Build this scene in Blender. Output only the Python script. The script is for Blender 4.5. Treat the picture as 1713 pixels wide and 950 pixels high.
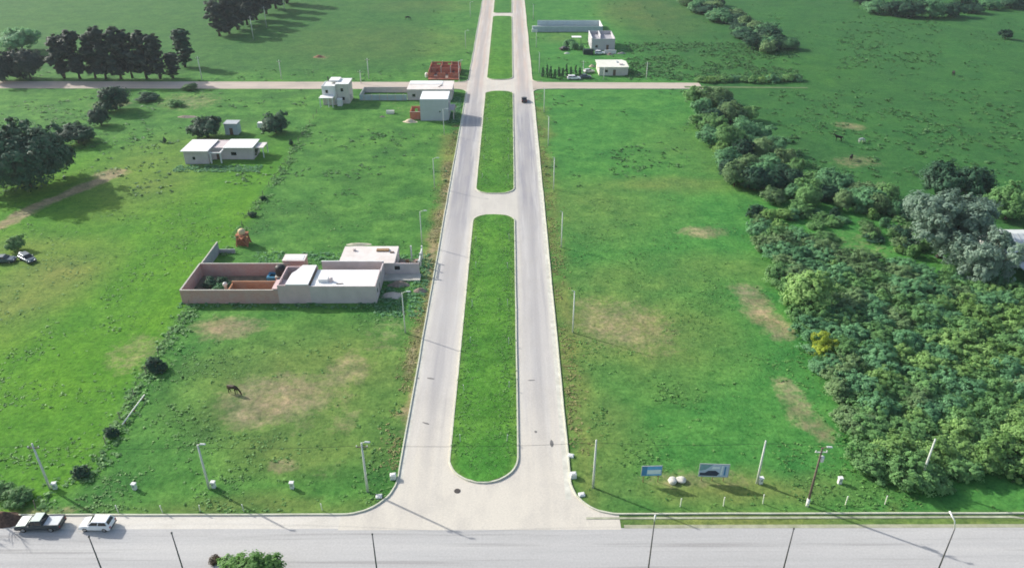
import bpy, bmesh, math, random
import numpy as np
from mathutils import Vector, Matrix

for o in list(bpy.data.objects):
    bpy.data.objects.remove(o)
SC = bpy.context.scene
COL = SC.collection
R = math.radians

# ------------------------------------------------------------------ camera
CAM_H, FPX, W0, H0 = 72.0, 1280.0, 1713.0, 950.0
PITCH = math.atan(733.0 / FPX)
YAW = 0.0027
cam_d = bpy.data.cameras.new('camera')
cam = bpy.data.objects.new('camera', cam_d)
COL.objects.link(cam)
cam.location = (0, 0, CAM_H)
cam.rotation_euler = (math.pi / 2 - PITCH, 0, -YAW)
cam_d.sensor_fit = 'HORIZONTAL'
cam_d.sensor_width = 36.0
cam_d.lens = 36.0 * FPX / W0
cam_d.clip_start = 1.0
cam_d.clip_end = 20000.0
SC.camera = cam

# ------------------------------------------------------------------ sky and sun
SUN_EL, SUN_AZ = R(29.5), R(-60.0)          # azimuth from +Y, clockwise
world = bpy.data.worlds.new('World')
SC.world = world
world.use_nodes = True
wn = world.node_tree.nodes
sky = wn.new('ShaderNodeTexSky')
sky.sky_type = 'NISHITA'
sky.sun_disc = False
sky.sun_elevation = SUN_EL
sky.sun_rotation = SUN_AZ
sky.air_density = 1.2
sky.dust_density = 2.5
wn['Background'].inputs['Strength'].default_value = 0.13
world.node_tree.links.new(sky.outputs[0], wn['Background'].inputs[0])
sun_d = bpy.data.lights.new('sun', 'SUN')
sun_d.energy = 3.7
sun_d.angle = R(0.7)
sun_d.color = (1.0, 0.965, 0.90)
sun = bpy.data.objects.new('sun', sun_d)
COL.objects.link(sun)
sdir = Vector((math.sin(SUN_AZ) * math.cos(SUN_EL), math.cos(SUN_AZ) * math.cos(SUN_EL), math.sin(SUN_EL)))
sun.rotation_euler = sdir.to_track_quat('Z', 'Y').to_euler()
sun.location = (-200, 200, 200)
vs = SC.view_settings
vs.view_transform = 'Standard'
vs.look = 'None'
vs.exposure = 0.54
vs.gamma = 1.0
SC.cycles.filter_width = 1.75

# ------------------------------------------------------------------ survey: photograph -> place
CP, SP = math.cos(PITCH), math.sin(PITCH)

def at(px, py, z=0.0):
    """point at height z seen at photograph position px, py"""
    u = (px - W0 / 2) / FPX
    v = (py - H0 / 2) / FPX
    k = (CAM_H - z) / (SP + v * CP)
    x, y = u * k, (CP - v * SP) * k
    return Vector((x * math.cos(YAW) + y * math.sin(YAW), y * math.cos(YAW) - x * math.sin(YAW), z))

def ztop(Y, py):
    v = (py - H0 / 2) / FPX
    return CAM_H - Y * (SP + v * CP) / (CP - v * SP)

def mpp(py):
    """metres per photograph pixel across the view, on the ground at row py"""
    v = (py - H0 / 2) / FPX
    return CAM_H / FPX / (SP + v * CP)

def xat(px, py):
    return at(px, py).x

def yat(py):
    return at(W0 / 2, py).y

# ------------------------------------------------------------------ materials
MATS = {}

def N(nt, kind, **kw):
    n = nt.nodes.new(kind)
    for k, v in kw.items():
        setattr(n, k, v)
    return n

def mat(name, rgb, rough=0.8, var=0.12, scale=2.0, bump=0.0, bscale=20.0, metal=0.0, spec=0.3, stain=None, stretch=(1, 1, 1)):
    """procedural material: base colour broken up by two noises, optional stain colour and bump"""
    if name in MATS:
        return MATS[name]
    m = bpy.data.materials.new(name)
    m.use_nodes = True
    nt = m.node_tree
    b = nt.nodes['Principled BSDF']
    b.inputs['Roughness'].default_value = rough
    b.inputs['Metallic'].default_value = metal
    b.inputs['Specular IOR Level'].default_value = spec
    tc = N(nt, 'ShaderNodeTexCoord')
    mp = N(nt, 'ShaderNodeMapping')
    mp.inputs['Scale'].default_value = stretch
    nt.links.new(tc.outputs['Object'], mp.inputs[0])
    n1 = N(nt, 'ShaderNodeTexNoise')
    n1.inputs['Scale'].default_value = scale
    n1.inputs['Detail'].default_value = 6
    n1.inputs['Roughness'].default_value = 0.65
    nt.links.new(mp.outputs[0], n1.inputs['Vector'])
    cr = N(nt, 'ShaderNodeValToRGB')
    cr.color_ramp.elements[0].position = 0.3
    cr.color_ramp.elements[1].position = 0.72
    lo = [max(0, c * (1 - var * 1.6)) for c in rgb]
    hi = [min(1, c * (1 + var)) for c in rgb]
    cr.color_ramp.elements[0].color = (*lo, 1)
    cr.color_ramp.elements[1].color = (*hi, 1)
    nt.links.new(n1.outputs['Fac'], cr.inputs[0])
    out = cr.outputs[0]
    if stain:
        n2 = N(nt, 'ShaderNodeTexNoise')
        n2.inputs['Scale'].default_value = scale * 0.37
        n2.inputs['Detail'].default_value = 8
        n2.inputs['Roughness'].default_value = 0.7
        nt.links.new(mp.outputs[0], n2.inputs['Vector'])
        r2 = N(nt, 'ShaderNodeMapRange')
        r2.inputs['From Min'].default_value = 0.5
        r2.inputs['From Max'].default_value = 0.75
        r2.inputs['To Max'].default_value = 0.8
        nt.links.new(n2.outputs['Fac'], r2.inputs['Value'])
        mx = N(nt, 'ShaderNodeMixRGB')
        mx.inputs[2].default_value = (*stain, 1)
        nt.links.new(r2.outputs[0], mx.inputs[0])
        nt.links.new(out, mx.inputs[1])
        out = mx.outputs[0]
    nt.links.new(out, b.inputs['Base Color'])
    if bump:
        n3 = N(nt, 'ShaderNodeTexNoise')
        n3.inputs['Scale'].default_value = bscale
        n3.inputs['Detail'].default_value = 4
        nt.links.new(tc.outputs['Object'], n3.inputs['Vector'])
        bp = N(nt, 'ShaderNodeBump')
        bp.inputs['Strength'].default_value = bump
        bp.inputs['Distance'].default_value = 0.05
        nt.links.new(n3.outputs['Fac'], bp.inputs['Height'])
        nt.links.new(bp.outputs[0], b.inputs['Normal'])
    MATS[name] = m
    return m

def leafmat(name, dark, light, trans=0.46, rough=0.6):
    if name in MATS:
        return MATS[name]
    m = bpy.data.materials.new(name)
    m.use_nodes = True
    nt = m.node_tree
    b = nt.nodes['Principled BSDF']
    b.inputs['Roughness'].default_value = rough
    b.inputs['Specular IOR Level'].default_value = 0.25
    at_ = N(nt, 'ShaderNodeAttribute', attribute_name='tint')
    oi = N(nt, 'ShaderNodeObjectInfo')
    add = N(nt, 'ShaderNodeMath', operation='MULTIPLY_ADD')
    nt.links.new(oi.outputs['Random'], add.inputs[0])
    add.inputs[1].default_value = 0.42
    nt.links.new(at_.outputs['Fac'], add.inputs[2])
    cr = N(nt, 'ShaderNodeValToRGB')
    cr.color_ramp.elements[0].position = 0.1
    cr.color_ramp.elements[1].position = 1.25 if False else 1.0
    cr.color_ramp.elements[0].color = (*dark, 1)
    cr.color_ramp.elements[1].color = (*light, 1)
    nt.links.new(add.outputs[0], cr.inputs[0])
    nt.links.new(cr.outputs[0], b.inputs['Base Color'])
    tr = N(nt, 'ShaderNodeBsdfTranslucent')
    nt.links.new(cr.outputs[0], tr.inputs['Color'])
    mx = N(nt, 'ShaderNodeMixShader')
    mx.inputs[0].default_value = trans
    nt.links.new(b.outputs[0], mx.inputs[1])
    nt.links.new(tr.outputs[0], mx.inputs[2])
    nt.links.new(mx.outputs[0], nt.nodes['Material Output'].inputs['Surface'])
    MATS[name] = m
    return m

concrete = mat('concrete', (0.50, 0.48, 0.42), 0.9, 0.10, 0.8, 0.2, 30, stain=(0.40, 0.38, 0.32))
kerb_m = mat('kerb_concrete', (0.60, 0.60, 0.48), 0.9, 0.12, 0.7, stain=(0.40, 0.40, 0.28))
gutter_m = mat('gutter_concrete', (0.58, 0.57, 0.50), 0.9, 0.14, 0.9, stain=(0.42, 0.40, 0.33))
plaster_grey = mat('plaster_grey', (0.60, 0.52, 0.51), 0.9, 0.08, 0.6, 0.15, 12, stain=(0.48, 0.41, 0.39))
plaster_mauve = mat('plaster_mauve', (0.65, 0.48, 0.47), 0.9, 0.08, 0.5, 0.15, 12, stain=(0.50, 0.42, 0.41))
plaster_white = mat('plaster_white', (0.72, 0.72, 0.70), 0.85, 0.06, 0.6, stain=(0.55, 0.54, 0.52))
plaster_cream = mat('plaster_cream', (0.62, 0.58, 0.52), 0.85, 0.08, 0.6, stain=(0.48, 0.44, 0.40))
block_grey = mat('block_grey', (0.40, 0.42, 0.42), 0.9, 0.1, 1.0, stain=(0.30, 0.33, 0.32))
block_blue = mat('block_blue_grey', (0.42, 0.50, 0.52), 0.9, 0.08, 0.7, stain=(0.34, 0.42, 0.42))
roof_white = mat('roof_white', (0.80, 0.80, 0.78), 0.7, 0.04, 0.5, stain=(0.68, 0.66, 0.62))
roof_pink = mat('roof_pinkish', (0.72, 0.66, 0.62), 0.85, 0.07, 0.6, stain=(0.55, 0.48, 0.42))
metal_grey = mat('sheet_metal', (0.45, 0.48, 0.49), 0.45, 0.12, 0.7, metal=0.3, stain=(0.35, 0.36, 0.35))
black_plastic = mat('black_plastic', (0.02, 0.02, 0.022), 0.5, 0.2)
pole_conc = mat('pole_concrete', (0.60, 0.63, 0.58), 0.85, 0.1, 1.5)
pole_wood = mat('pole_wood', (0.15, 0.12, 0.095), 0.85, 0.2, 3)
pole_dark = mat('pole_steel', (0.10, 0.10, 0.10), 0.5, 0.3, 2.2)
white_paint = mat('white_paint', (0.78, 0.78, 0.74), 0.6, 0.05, 2)
stake_m = mat('stake_paint', (0.66, 0.70, 0.55), 0.8, 0.1, 2)
lamp_m = mat('lamp_housing', (0.62, 0.64, 0.63), 0.4, 0.05)
wire_m = mat('wire_black', (0.03, 0.03, 0.03), 0.5)
blue_m = mat('blue_paint', (0.05, 0.22, 0.36), 0.5, 0.1, 2)
water_dark = mat('pool_water', (0.01, 0.05, 0.07), 0.08, 0.1)
bark = mat('bark', (0.10, 0.075, 0.055), 0.95, 0.3, 4, 0.5, 12)
bark_pale = mat('bark_pale', (0.25, 0.22, 0.18), 0.95, 0.3, 4, 0.5, 12)
wood = mat('weathered_wood', (0.30, 0.19, 0.10), 0.9, 0.2, 4)
rubber = mat('rubber', (0.018, 0.018, 0.018), 0.8)
glass_dark = mat('window_glass', (0.012, 0.016, 0.02), 0.08, 0.1, spec=0.6)
chrome = mat('wheel_metal', (0.45, 0.45, 0.45), 0.3, 0.1, metal=0.8)
sand_m = mat('sand', (0.62, 0.52, 0.38), 0.95, 0.12, 1.5, 0.4, 10)
rubble_m = mat('rubble', (0.28, 0.22, 0.18), 0.95, 0.3, 1.5, 0.5, 6, stain=(0.45, 0.40, 0.34))
door_m = mat('door_wood', (0.14, 0.09, 0.06), 0.6, 0.15, 3)
shade_m = mat('red_lens', (0.35, 0.01, 0.01), 0.3)
lens_m = mat('clear_lens', (0.7, 0.7, 0.68), 0.15)
pale_m = mat('pale_plastic', (0.75, 0.75, 0.68), 0.6, 0.05)
tarp_m = mat('tank_cream', (0.62, 0.50, 0.30), 0.7, 0.08, 2)

def brickmat(name, c1, c2, mortar, scale=1.0):
    m = bpy.data.materials.new(name)
    m.use_nodes = True
    nt = m.node_tree
    b = nt.nodes['Principled BSDF']
    b.inputs['Roughness'].default_value = 0.92
    b.inputs['Specular IOR Level'].default_value = 0.15
    tc = N(nt, 'ShaderNodeTexCoord')
    sx = N(nt, 'ShaderNodeSeparateXYZ')
    nt.links.new(tc.outputs['Object'], sx.inputs[0])
    ad = N(nt, 'ShaderNodeMath', operation='ADD')
    nt.links.new(sx.outputs[0], ad.inputs[0])
    nt.links.new(sx.outputs[1], ad.inputs[1])
    cb = N(nt, 'ShaderNodeCombineXYZ')
    nt.links.new(ad.outputs[0], cb.inputs[0])
    nt.links.new(sx.outputs[2], cb.inputs[1])
    br = N(nt, 'ShaderNodeTexBrick')
    br.inputs['Scale'].default_value = scale
    br.inputs['Color1'].default_value = (*c1, 1)
    br.inputs['Color2'].default_value = (*c2, 1)
    br.inputs['Mortar'].default_value = (*mortar, 1)
    br.inputs['Mortar Size'].default_value = 0.012
    br.inputs['Brick Width'].default_value = 0.34
    br.inputs['Row Height'].default_value = 0.19
    nt.links.new(cb.outputs[0], br.inputs['Vector'])
    ns = N(nt, 'ShaderNodeTexNoise')
    ns.inputs['Scale'].default_value = 0.7
    ns.inputs['Detail'].default_value = 7
    nt.links.new(tc.outputs['Object'], ns.inputs['Vector'])
    rg = N(nt, 'ShaderNodeMapRange')
    rg.inputs['From Min'].default_value = 0.42
    rg.inputs['From Max'].default_value = 0.75
    rg.inputs['To Max'].default_value = 0.75
    nt.links.new(ns.outputs['Fac'], rg.inputs['Value'])
    mx = N(nt, 'ShaderNodeMixRGB')
    mx.inputs[2].default_value = (*mortar, 1)
    nt.links.new(rg.outputs[0], mx.inputs[0])
    nt.links.new(br.outputs['Color'], mx.inputs[1])
    nt.links.new(mx.outputs[0], b.inputs['Base Color'])
    MATS[name] = m
    return m

brick_pink = brickmat('brick_dusty', (0.52, 0.28, 0.24), (0.58, 0.34, 0.29), (0.52, 0.38, 0.34))
brick_red = brickmat('brick_red', (0.40, 0.10, 0.06), (0.46, 0.15, 0.09), (0.40, 0.22, 0.17))
brick_orange = brickmat('brick_orange', (0.45, 0.20, 0.10), (0.50, 0.25, 0.14), (0.42, 0.30, 0.22))

# ------------------------------------------------------------------ mesh helpers
class MB:
    """collects shapes into one mesh"""
    def __init__(s):
        s.v, s.f = [], []

    def add(s, vs_, fs):
        o = len(s.v)
        s.v += [tuple(p) for p in vs_]
        s.f += [tuple(i + o for i in f) for f in fs]
        return s

    def box(s, x0, x1, y0, y1, z0, z1):
        return s.add([(x0, y0, z0), (x1, y0, z0), (x1, y1, z0), (x0, y1, z0), (x0, y0, z1), (x1, y0, z1), (x1, y1, z1), (x0, y1, z1)],
                     [(0, 3, 2, 1), (4, 5, 6, 7), (0, 1, 5, 4), (1, 2, 6, 5), (2, 3, 7, 6), (3, 0, 4, 7)])

    def tube(s, pts, rad, n=7, caps=True):
        pts = [Vector(p) for p in pts]
        if not hasattr(rad, '__len__'):
            rad = [rad] * len(pts)
        rings = []
        for i, p in enumerate(pts):
            d = (pts[min(i + 1, len(pts) - 1)] - pts[max(i - 1, 0)]).normalized()
            a = Vector((0, 0, 1)) if abs(d.z) < 0.9 else Vector((1, 0, 0))
            e1 = d.cross(a).normalized()
            e2 = d.cross(e1).normalized()
            rings.append([p + (e1 * math.cos(2 * math.pi * k / n) + e2 * math.sin(2 * math.pi * k / n)) * rad[i] for k in range(n)])
        vs_ = [q for r_ in rings for q in r_]
        fs = []
        for i in range(len(pts) - 1):
            for k in range(n):
                fs.append((i * n + k, i * n + (k + 1) % n, (i + 1) * n + (k + 1) % n, (i + 1) * n + k))
        if caps:
            fs.append(tuple(range(n - 1, -1, -1)))
            fs.append(tuple((len(pts) - 1) * n + k for k in range(n)))
        return s.add(vs_, fs)

    def lathe(s, prof, n=14, c=(0, 0)):
        """prof: list of (radius, z)"""
        vs_ = [(c[0] + r_ * math.cos(2 * math.pi * k / n), c[1] + r_ * math.sin(2 * math.pi * k / n), z) for r_, z in prof for k in range(n)]
        fs = [(i * n + k, i * n + (k + 1) % n, (i + 1) * n + (k + 1) % n, (i + 1) * n + k) for i in range(len(prof) - 1) for k in range(n)]
        fs.append(tuple(range(n - 1, -1, -1)))
        fs.append(tuple((len(prof) - 1) * n + k for k in range(n)))
        return s.add(vs_, fs)

    def prism(s, poly, z0, z1):
        n = len(poly)
        vs_ = [(p[0], p[1], z0) for p in poly] + [(p[0], p[1], z1) for p in poly]
        fs = [tuple(range(n - 1, -1, -1)), tuple(range(n, 2 * n))] + [(i, (i + 1) % n, n + (i + 1) % n, n + i) for i in range(n)]
        return s.add(vs_, fs)

    def extrude_y(s, prof, y0, y1):
        """side profile (x, z) carried from y0 to y1"""
        n = len(prof)
        vs_ = [(p[0], y0, p[1]) for p in prof] + [(p[0], y1, p[1]) for p in prof]
        fs = [tuple(range(n)), tuple(range(2 * n - 1, n - 1, -1))] + [(i, n + i, n + (i + 1) % n, (i + 1) % n) for i in range(n)]
        return s.add(vs_, fs)

    def mesh(s, name, m=None, smooth=False):
        me = bpy.data.meshes.new(name)
        me.from_pydata(s.v, [], s.f)
        me.validate()
        if m:
            me.materials.append(m)
        bm = bmesh.new()
        bm.from_mesh(me)
        bmesh.ops.recalc_face_normals(bm, faces=bm.faces)
        bm.to_mesh(me)
        bm.free()
        if smooth:
            me.polygons.foreach_set('use_smooth', [True] * len(me.polygons))
        return me

    def build(s, name, m=None, parent=None, smooth=False, bevel=0.0):
        o = bpy.data.objects.new(name, s.mesh(name, m, smooth))
        COL.objects.link(o)
        if parent:
            o.parent = parent
        if bevel:
            bv = o.modifiers.new('bevel', 'BEVEL')
            bv.width = bevel
            bv.segments = 2
        return o

def tag(o, label=None, cat=None, group=None, kind=None):
    if label:
        o['label'] = label
    if cat:
        o['category'] = cat
    if group:
        o['group'] = group
    if kind:
        o['kind'] = kind
    return o

def thing(name, label, cat, loc=(0, 0, 0), rz=0.0, group=None):
    o = bpy.data.objects.new(name, None)
    o.empty_display_size = 0.5
    COL.objects.link(o)
    o.location = loc
    o.rotation_euler = (0, 0, rz)
    return tag(o, label, cat, group)

def copy_tree(o, parent=None):
    c = o.copy()
    COL.objects.link(c)
    c.parent = parent
    for ch in list(o.children):
        copy_tree(ch, c)
    return c

def struct(name, me_or_mb, m=None, **kw):
    o = me_or_mb.build(name, m, **kw)
    o['kind'] = 'structure'
    return o

rng = np.random.default_rng(7)
random.seed(11)

def vnoise(x, y, scale, seed):
    """smooth value noise, 0..1"""
    g = np.random.default_rng(seed).random((128, 128))
    u, v = x / scale + 1000.3, y / scale + 1000.7
    i, j = np.floor(u).astype(int), np.floor(v).astype(int)
    fu, fv = u - i, v - j
    fu, fv = fu * fu * (3 - 2 * fu), fv * fv * (3 - 2 * fv)
    a, b = g[i % 128, j % 128], g[(i + 1) % 128, j % 128]
    c, d = g[i % 128, (j + 1) % 128], g[(i + 1) % 128, (j + 1) % 128]
    return (a * (1 - fu) + b * fu) * (1 - fv) + (c * (1 - fu) + d * fu) * fv

def fbm(x, y, scale, seed, octaves=4):
    t, a, s = 0, 0.5, 0
    for k in range(octaves):
        t = t + a * vnoise(x, y, scale / 2 ** k, seed + k)
        s += a
        a *= 0.55
    return t / s

# ------------------------------------------------------------------ plan of the place (metres)
AX0, MX0, MX1, AX1 = -14.75, -8.25, 1.0, 7.85        # avenue: outer kerb, median kerbs, outer kerb
ROAD_N = 66.0                                       # north edge of the main road's asphalt
KERB_Y = 68.2                                       # kerb along the main road
XR0, XR1 = 259.0, 268.0                             # crossing dirt road
MEDIANS = [(73.6, 156.8, 4.6, 3.4), (169.0, 256.4, 3.4, 3.4), (271.0, 387.0, 3.4, 2.0), (395.0, 620.0, 2.0, 2.0)]

# ------------------------------------------------------------------ ground
def axis(lo, hi, step, far):
    mid = list(np.arange(lo, hi + 0.01, step))
    out_lo = [lo - d for d in far][::-1]
    out_hi = [hi + d for d in far]
    return np.array(out_lo + mid + out_hi)

far_steps = [10, 25, 50, 90, 150, 240, 400, 700, 1200, 2200, 4000, 7000]
gx = axis(-290, 290, 1.45, far_steps)
gy = axis(40, 520, 1.45, far_steps)
GX, GY = np.meshgrid(gx, gy, indexing='xy')
PX = GX + 5 * (fbm(GX, GY, 14, 300) - 0.5) + 2.0 * (fbm(GX, GY, 3.5, 310) - 0.5)
PY = GY + 5 * (fbm(GX, GY, 14, 320) - 0.5) + 2.0 * (fbm(GX, GY, 3.5, 330) - 0.5)

def ell(px, py, rx, ry, ang=0.0, soft=0.5):
    """soft-edged patch on the ground whose outline is rx by ry photograph pixels round px, py"""
    c = at(px, py)
    sx_ = rx * mpp(py)
    sy_ = max(0.8, (at(px, py - ry).y - at(px, py + ry).y) / 2)
    dx, dy = (PX - c.x) / sx_, (PY - c.y) / sy_
    if ang:
        a = R(ang)
        dx, dy = dx * math.cos(a) + dy * math.sin(a), -dx * math.sin(a) + dy * math.cos(a)
    d = np.sqrt(dx * dx + dy * dy)
    return np.clip((1 + soft - d) / (2 * soft), 0, 1)

def stroke(pts, wpx, soft=0.6):
    """soft band along a line of photograph points"""
    out = np.zeros_like(GX)
    P = [at(*p) for p in pts]
    for a, b, pa in zip(P, P[1:], pts):
        w = wpx * mpp(pa[1])
        ax, ay, bx, by = a.x, a.y, b.x, b.y
        L2 = (bx - ax) ** 2 + (by - ay) ** 2
        t = np.clip(((PX - ax) * (bx - ax) + (PY - ay) * (by - ay)) / L2, 0, 1)
        d = np.hypot(PX - ax - t * (bx - ax), PY - ay - t * (by - ay)) / w
        out = np.maximum(out, np.clip((1 + soft - d) / (2 * soft), 0, 1))
    return out

def mx_(*a):
    r_ = a[0]
    for q in a[1:]:
        r_ = np.maximum(r_, q)
    return r_

bare = 0.88 * mx_(ell(388, 543, 62, 20) * 0.85, ell(470, 662, 100, 38) * 0.8, ell(430, 690, 60, 26) * 0.75, ell(575, 620, 34, 40) * 0.6,
           ell(515, 715, 22, 12) * 0.4, ell(580, 708, 24, 22) * 0.5, ell(490, 782, 24, 14) * 0.8, ell(550, 795, 30, 18) * 0.35,
           ell(1180, 386, 40, 9) * 0.75, stroke([(1245, 490), (1270, 530), (1300, 560)], 26) * 0.8,
           stroke([(1300, 640), (1335, 690), (1372, 722)], 22) * 0.7, ell(1040, 545, 90, 42) * 0.62, ell(985, 520, 24, 24) * 0.5,
           ell(1080, 580, 70, 26) * 0.4, ell(640, 555, 40, 40) * 0.35, ell(1170, 800, 130, 22) * 0.45, ell(1130, 802, 28, 10) * 0.75,
           ell(230, 590, 55, 34, 20) * 0.5, stroke([(0, 378), (60, 345), (120, 322), (190, 296)], 15, 0.35),
           ell(190, 292, 26, 8), ell(60, 700, 20, 8) * 0.2, ell(1420, 210, 22, 8) * 0.6, ell(1430, 270, 40, 10) * 0.5,
           ell(1500, 345, 40, 14) * 0.5, ell(70, 850, 90, 12) * 0.6, ell(310, 170, 60, 14) * 0.5, ell(180, 175, 30, 8) * 0.7,
           ell(690, 180, 60, 20) * 0.25, stroke([(668, 720), (690, 600), (715, 480), (740, 380), (752, 270)], 12) * 0.85, ell(1440, 410, 60, 30) * 0.35, ell(535, 95, 16, 5) * 0.5)
dry = mx_(stroke([(710, 500), (735, 400), (748, 300), (752, 230)], 15) * 0.95, stroke([(672, 690), (690, 600), (715, 480)], 20) * 0.85,
          stroke([(985, 840), (966, 700), (952, 600), (940, 480)], 22) * 0.8, stroke([(935, 440), (915, 300), (905, 180)], 12) * 0.6,
          ell(1210, 820, 230, 28) * 0.75, ell(1050, 550, 150, 80) * 0.6, ell(520, 640, 170, 90) * 0.6, ell(520, 740, 130, 50) * 0.5,
          ell(60, 480, 90, 80) * 0.75, ell(250, 290, 90, 60) * 0.45, ell(430, 845, 260, 14) * 0.5, ell(1090, 20, 70, 30) * 0.85,
          ell(620, 70, 140, 26) * 0.45, ell(40, 420, 120, 30) * 0.5, ell(1200, 250, 120, 50) * 0.22, ell(1000, 350, 120, 50) * 0.35,
          ell(940, 60, 40, 12) * 0.3, ell(350, 240, 40, 30) * 0.3, ell(700, 10, 80, 10) * 0.4, 0.8 * ((PY < KERB_Y + 0.2) & (PX > 12)), ell(1130, 310, 120, 14) * 0.5, ell(1060, 470, 130, 30) * 0.45, ell(1000, 740, 60, 120) * 0.5, ell(1180, 450, 120, 30) * 0.3)
# the sown field west of the lot fence
fence_px = [(530, 190), (470, 285), (405, 378), (318, 512), (245, 625), (150, 790), (60, 850)]
fw = [at(*p) for p in fence_px]
fx = np.interp(GY, [p.y for p in fw][::-1], [p.x for p in fw][::-1])
vivid = np.clip((fx - PX) / 3 + 0.5, 0, 1) * np.clip((215 - PY) / 30, 0, 1)
vivid = vivid * (0.55 + 0.75 * fbm(GX, GY, 22, 50))
vivid = mx_(vivid, ((PY > 290) & (PX < -75)) * np.clip((PY - 290) / 12, 0, 1) * np.clip((-70 - PX) / 10, 0, 1) * 0.15)
vivid = mx_(vivid, ell(1300, 110, 120, 30) * 0.5, ell(760, 620, 60, 400) * 0)
cool = np.clip((PX - 8) / 6, 0, 1) * (0.5 + 0.5 * fbm(GX, GY, 26, 60)) * np.clip((PY - 60) / 10, 0, 1)
olive = np.clip((PY - 240) / 160, 0, 1) * 0.7 * (0.4 + 0.6 * fbm(GX, GY, 40, 70))
clump = fbm(GX, GY, 7, 80, 5)

hedge_px = [(1140, 130), (1180, 230), (1230, 320), (1400, 330), (1560, 420), (1700, 470)]
hw_ = [at(*p) for p in hedge_px]
hx_ = np.interp(GY, [p.y for p in hw_][::-1], [p.x for p in hw_][::-1])
pasture = np.clip((PX - hx_ - 2) / 6, 0, 1) * np.clip((PY - 118) / 10, 0, 1) * (0.65 + 0.5 * fbm(GX, GY, 10, 77))
pasture = mx_(pasture, np.clip((PY - 275) / 14, 0, 1) * np.clip((-30 - PX) / 10, 0, 1) * 0.7, np.clip((PX - 45) / 10, 0, 1) * np.clip((PY - 270) / 10, 0, 1) * 0.7)

def near_road(m):
    d = np.minimum.reduce([
        np.maximum(np.maximum(AX0 - GX, GX - AX1), 0),
        np.maximum(GY - KERB_Y, 0),
        np.maximum(np.maximum(XR0 - GY, GY - XR1), 0)])
    return np.clip((d - m) / 3.0, 0, 1)
relief = near_road(1.5)
GZ = relief * (0.16 * (fbm(GX, GY, 9, 90, 4) - 0.5) + 0.10 * (fbm(GX, GY, 3.2, 95, 2) - 0.5)) - (1 - relief) * 0.0
GZ = np.where((np.abs(GX) > 285) | (GY > 515) | (GY < 45), 0, GZ)

def grid_mesh(name, X, Y, Z, attrs):
    ny, nx = X.shape
    me = bpy.data.meshes.new(name)
    co = np.stack([X, Y, Z], -1).reshape(-1, 3).astype(np.float32)
    idx = np.arange(nx * ny).reshape(ny, nx)
    q = np.stack([idx[:-1, :-1], idx[:-1, 1:], idx[1:, 1:], idx[1:, :-1]], -1).reshape(-1, 4)
    me.vertices.add(len(co))
    me.vertices.foreach_set('co', co.ravel())
    me.loops.add(q.size)
    me.loops.foreach_set('vertex_index', q.ravel().astype(np.int32))
    me.polygons.add(len(q))
    me.polygons.foreach_set('loop_start', np.arange(0, q.size, 4, dtype=np.int32))
    me.polygons.foreach_set('use_smooth', np.ones(len(q), dtype=bool))
    me.update(calc_edges=True)
    for k, a in attrs.items():
        at_ = me.attributes.new(k, 'FLOAT', 'POINT')
        at_.data.foreach_set('value', a.ravel().astype(np.float32))
    return me

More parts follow.
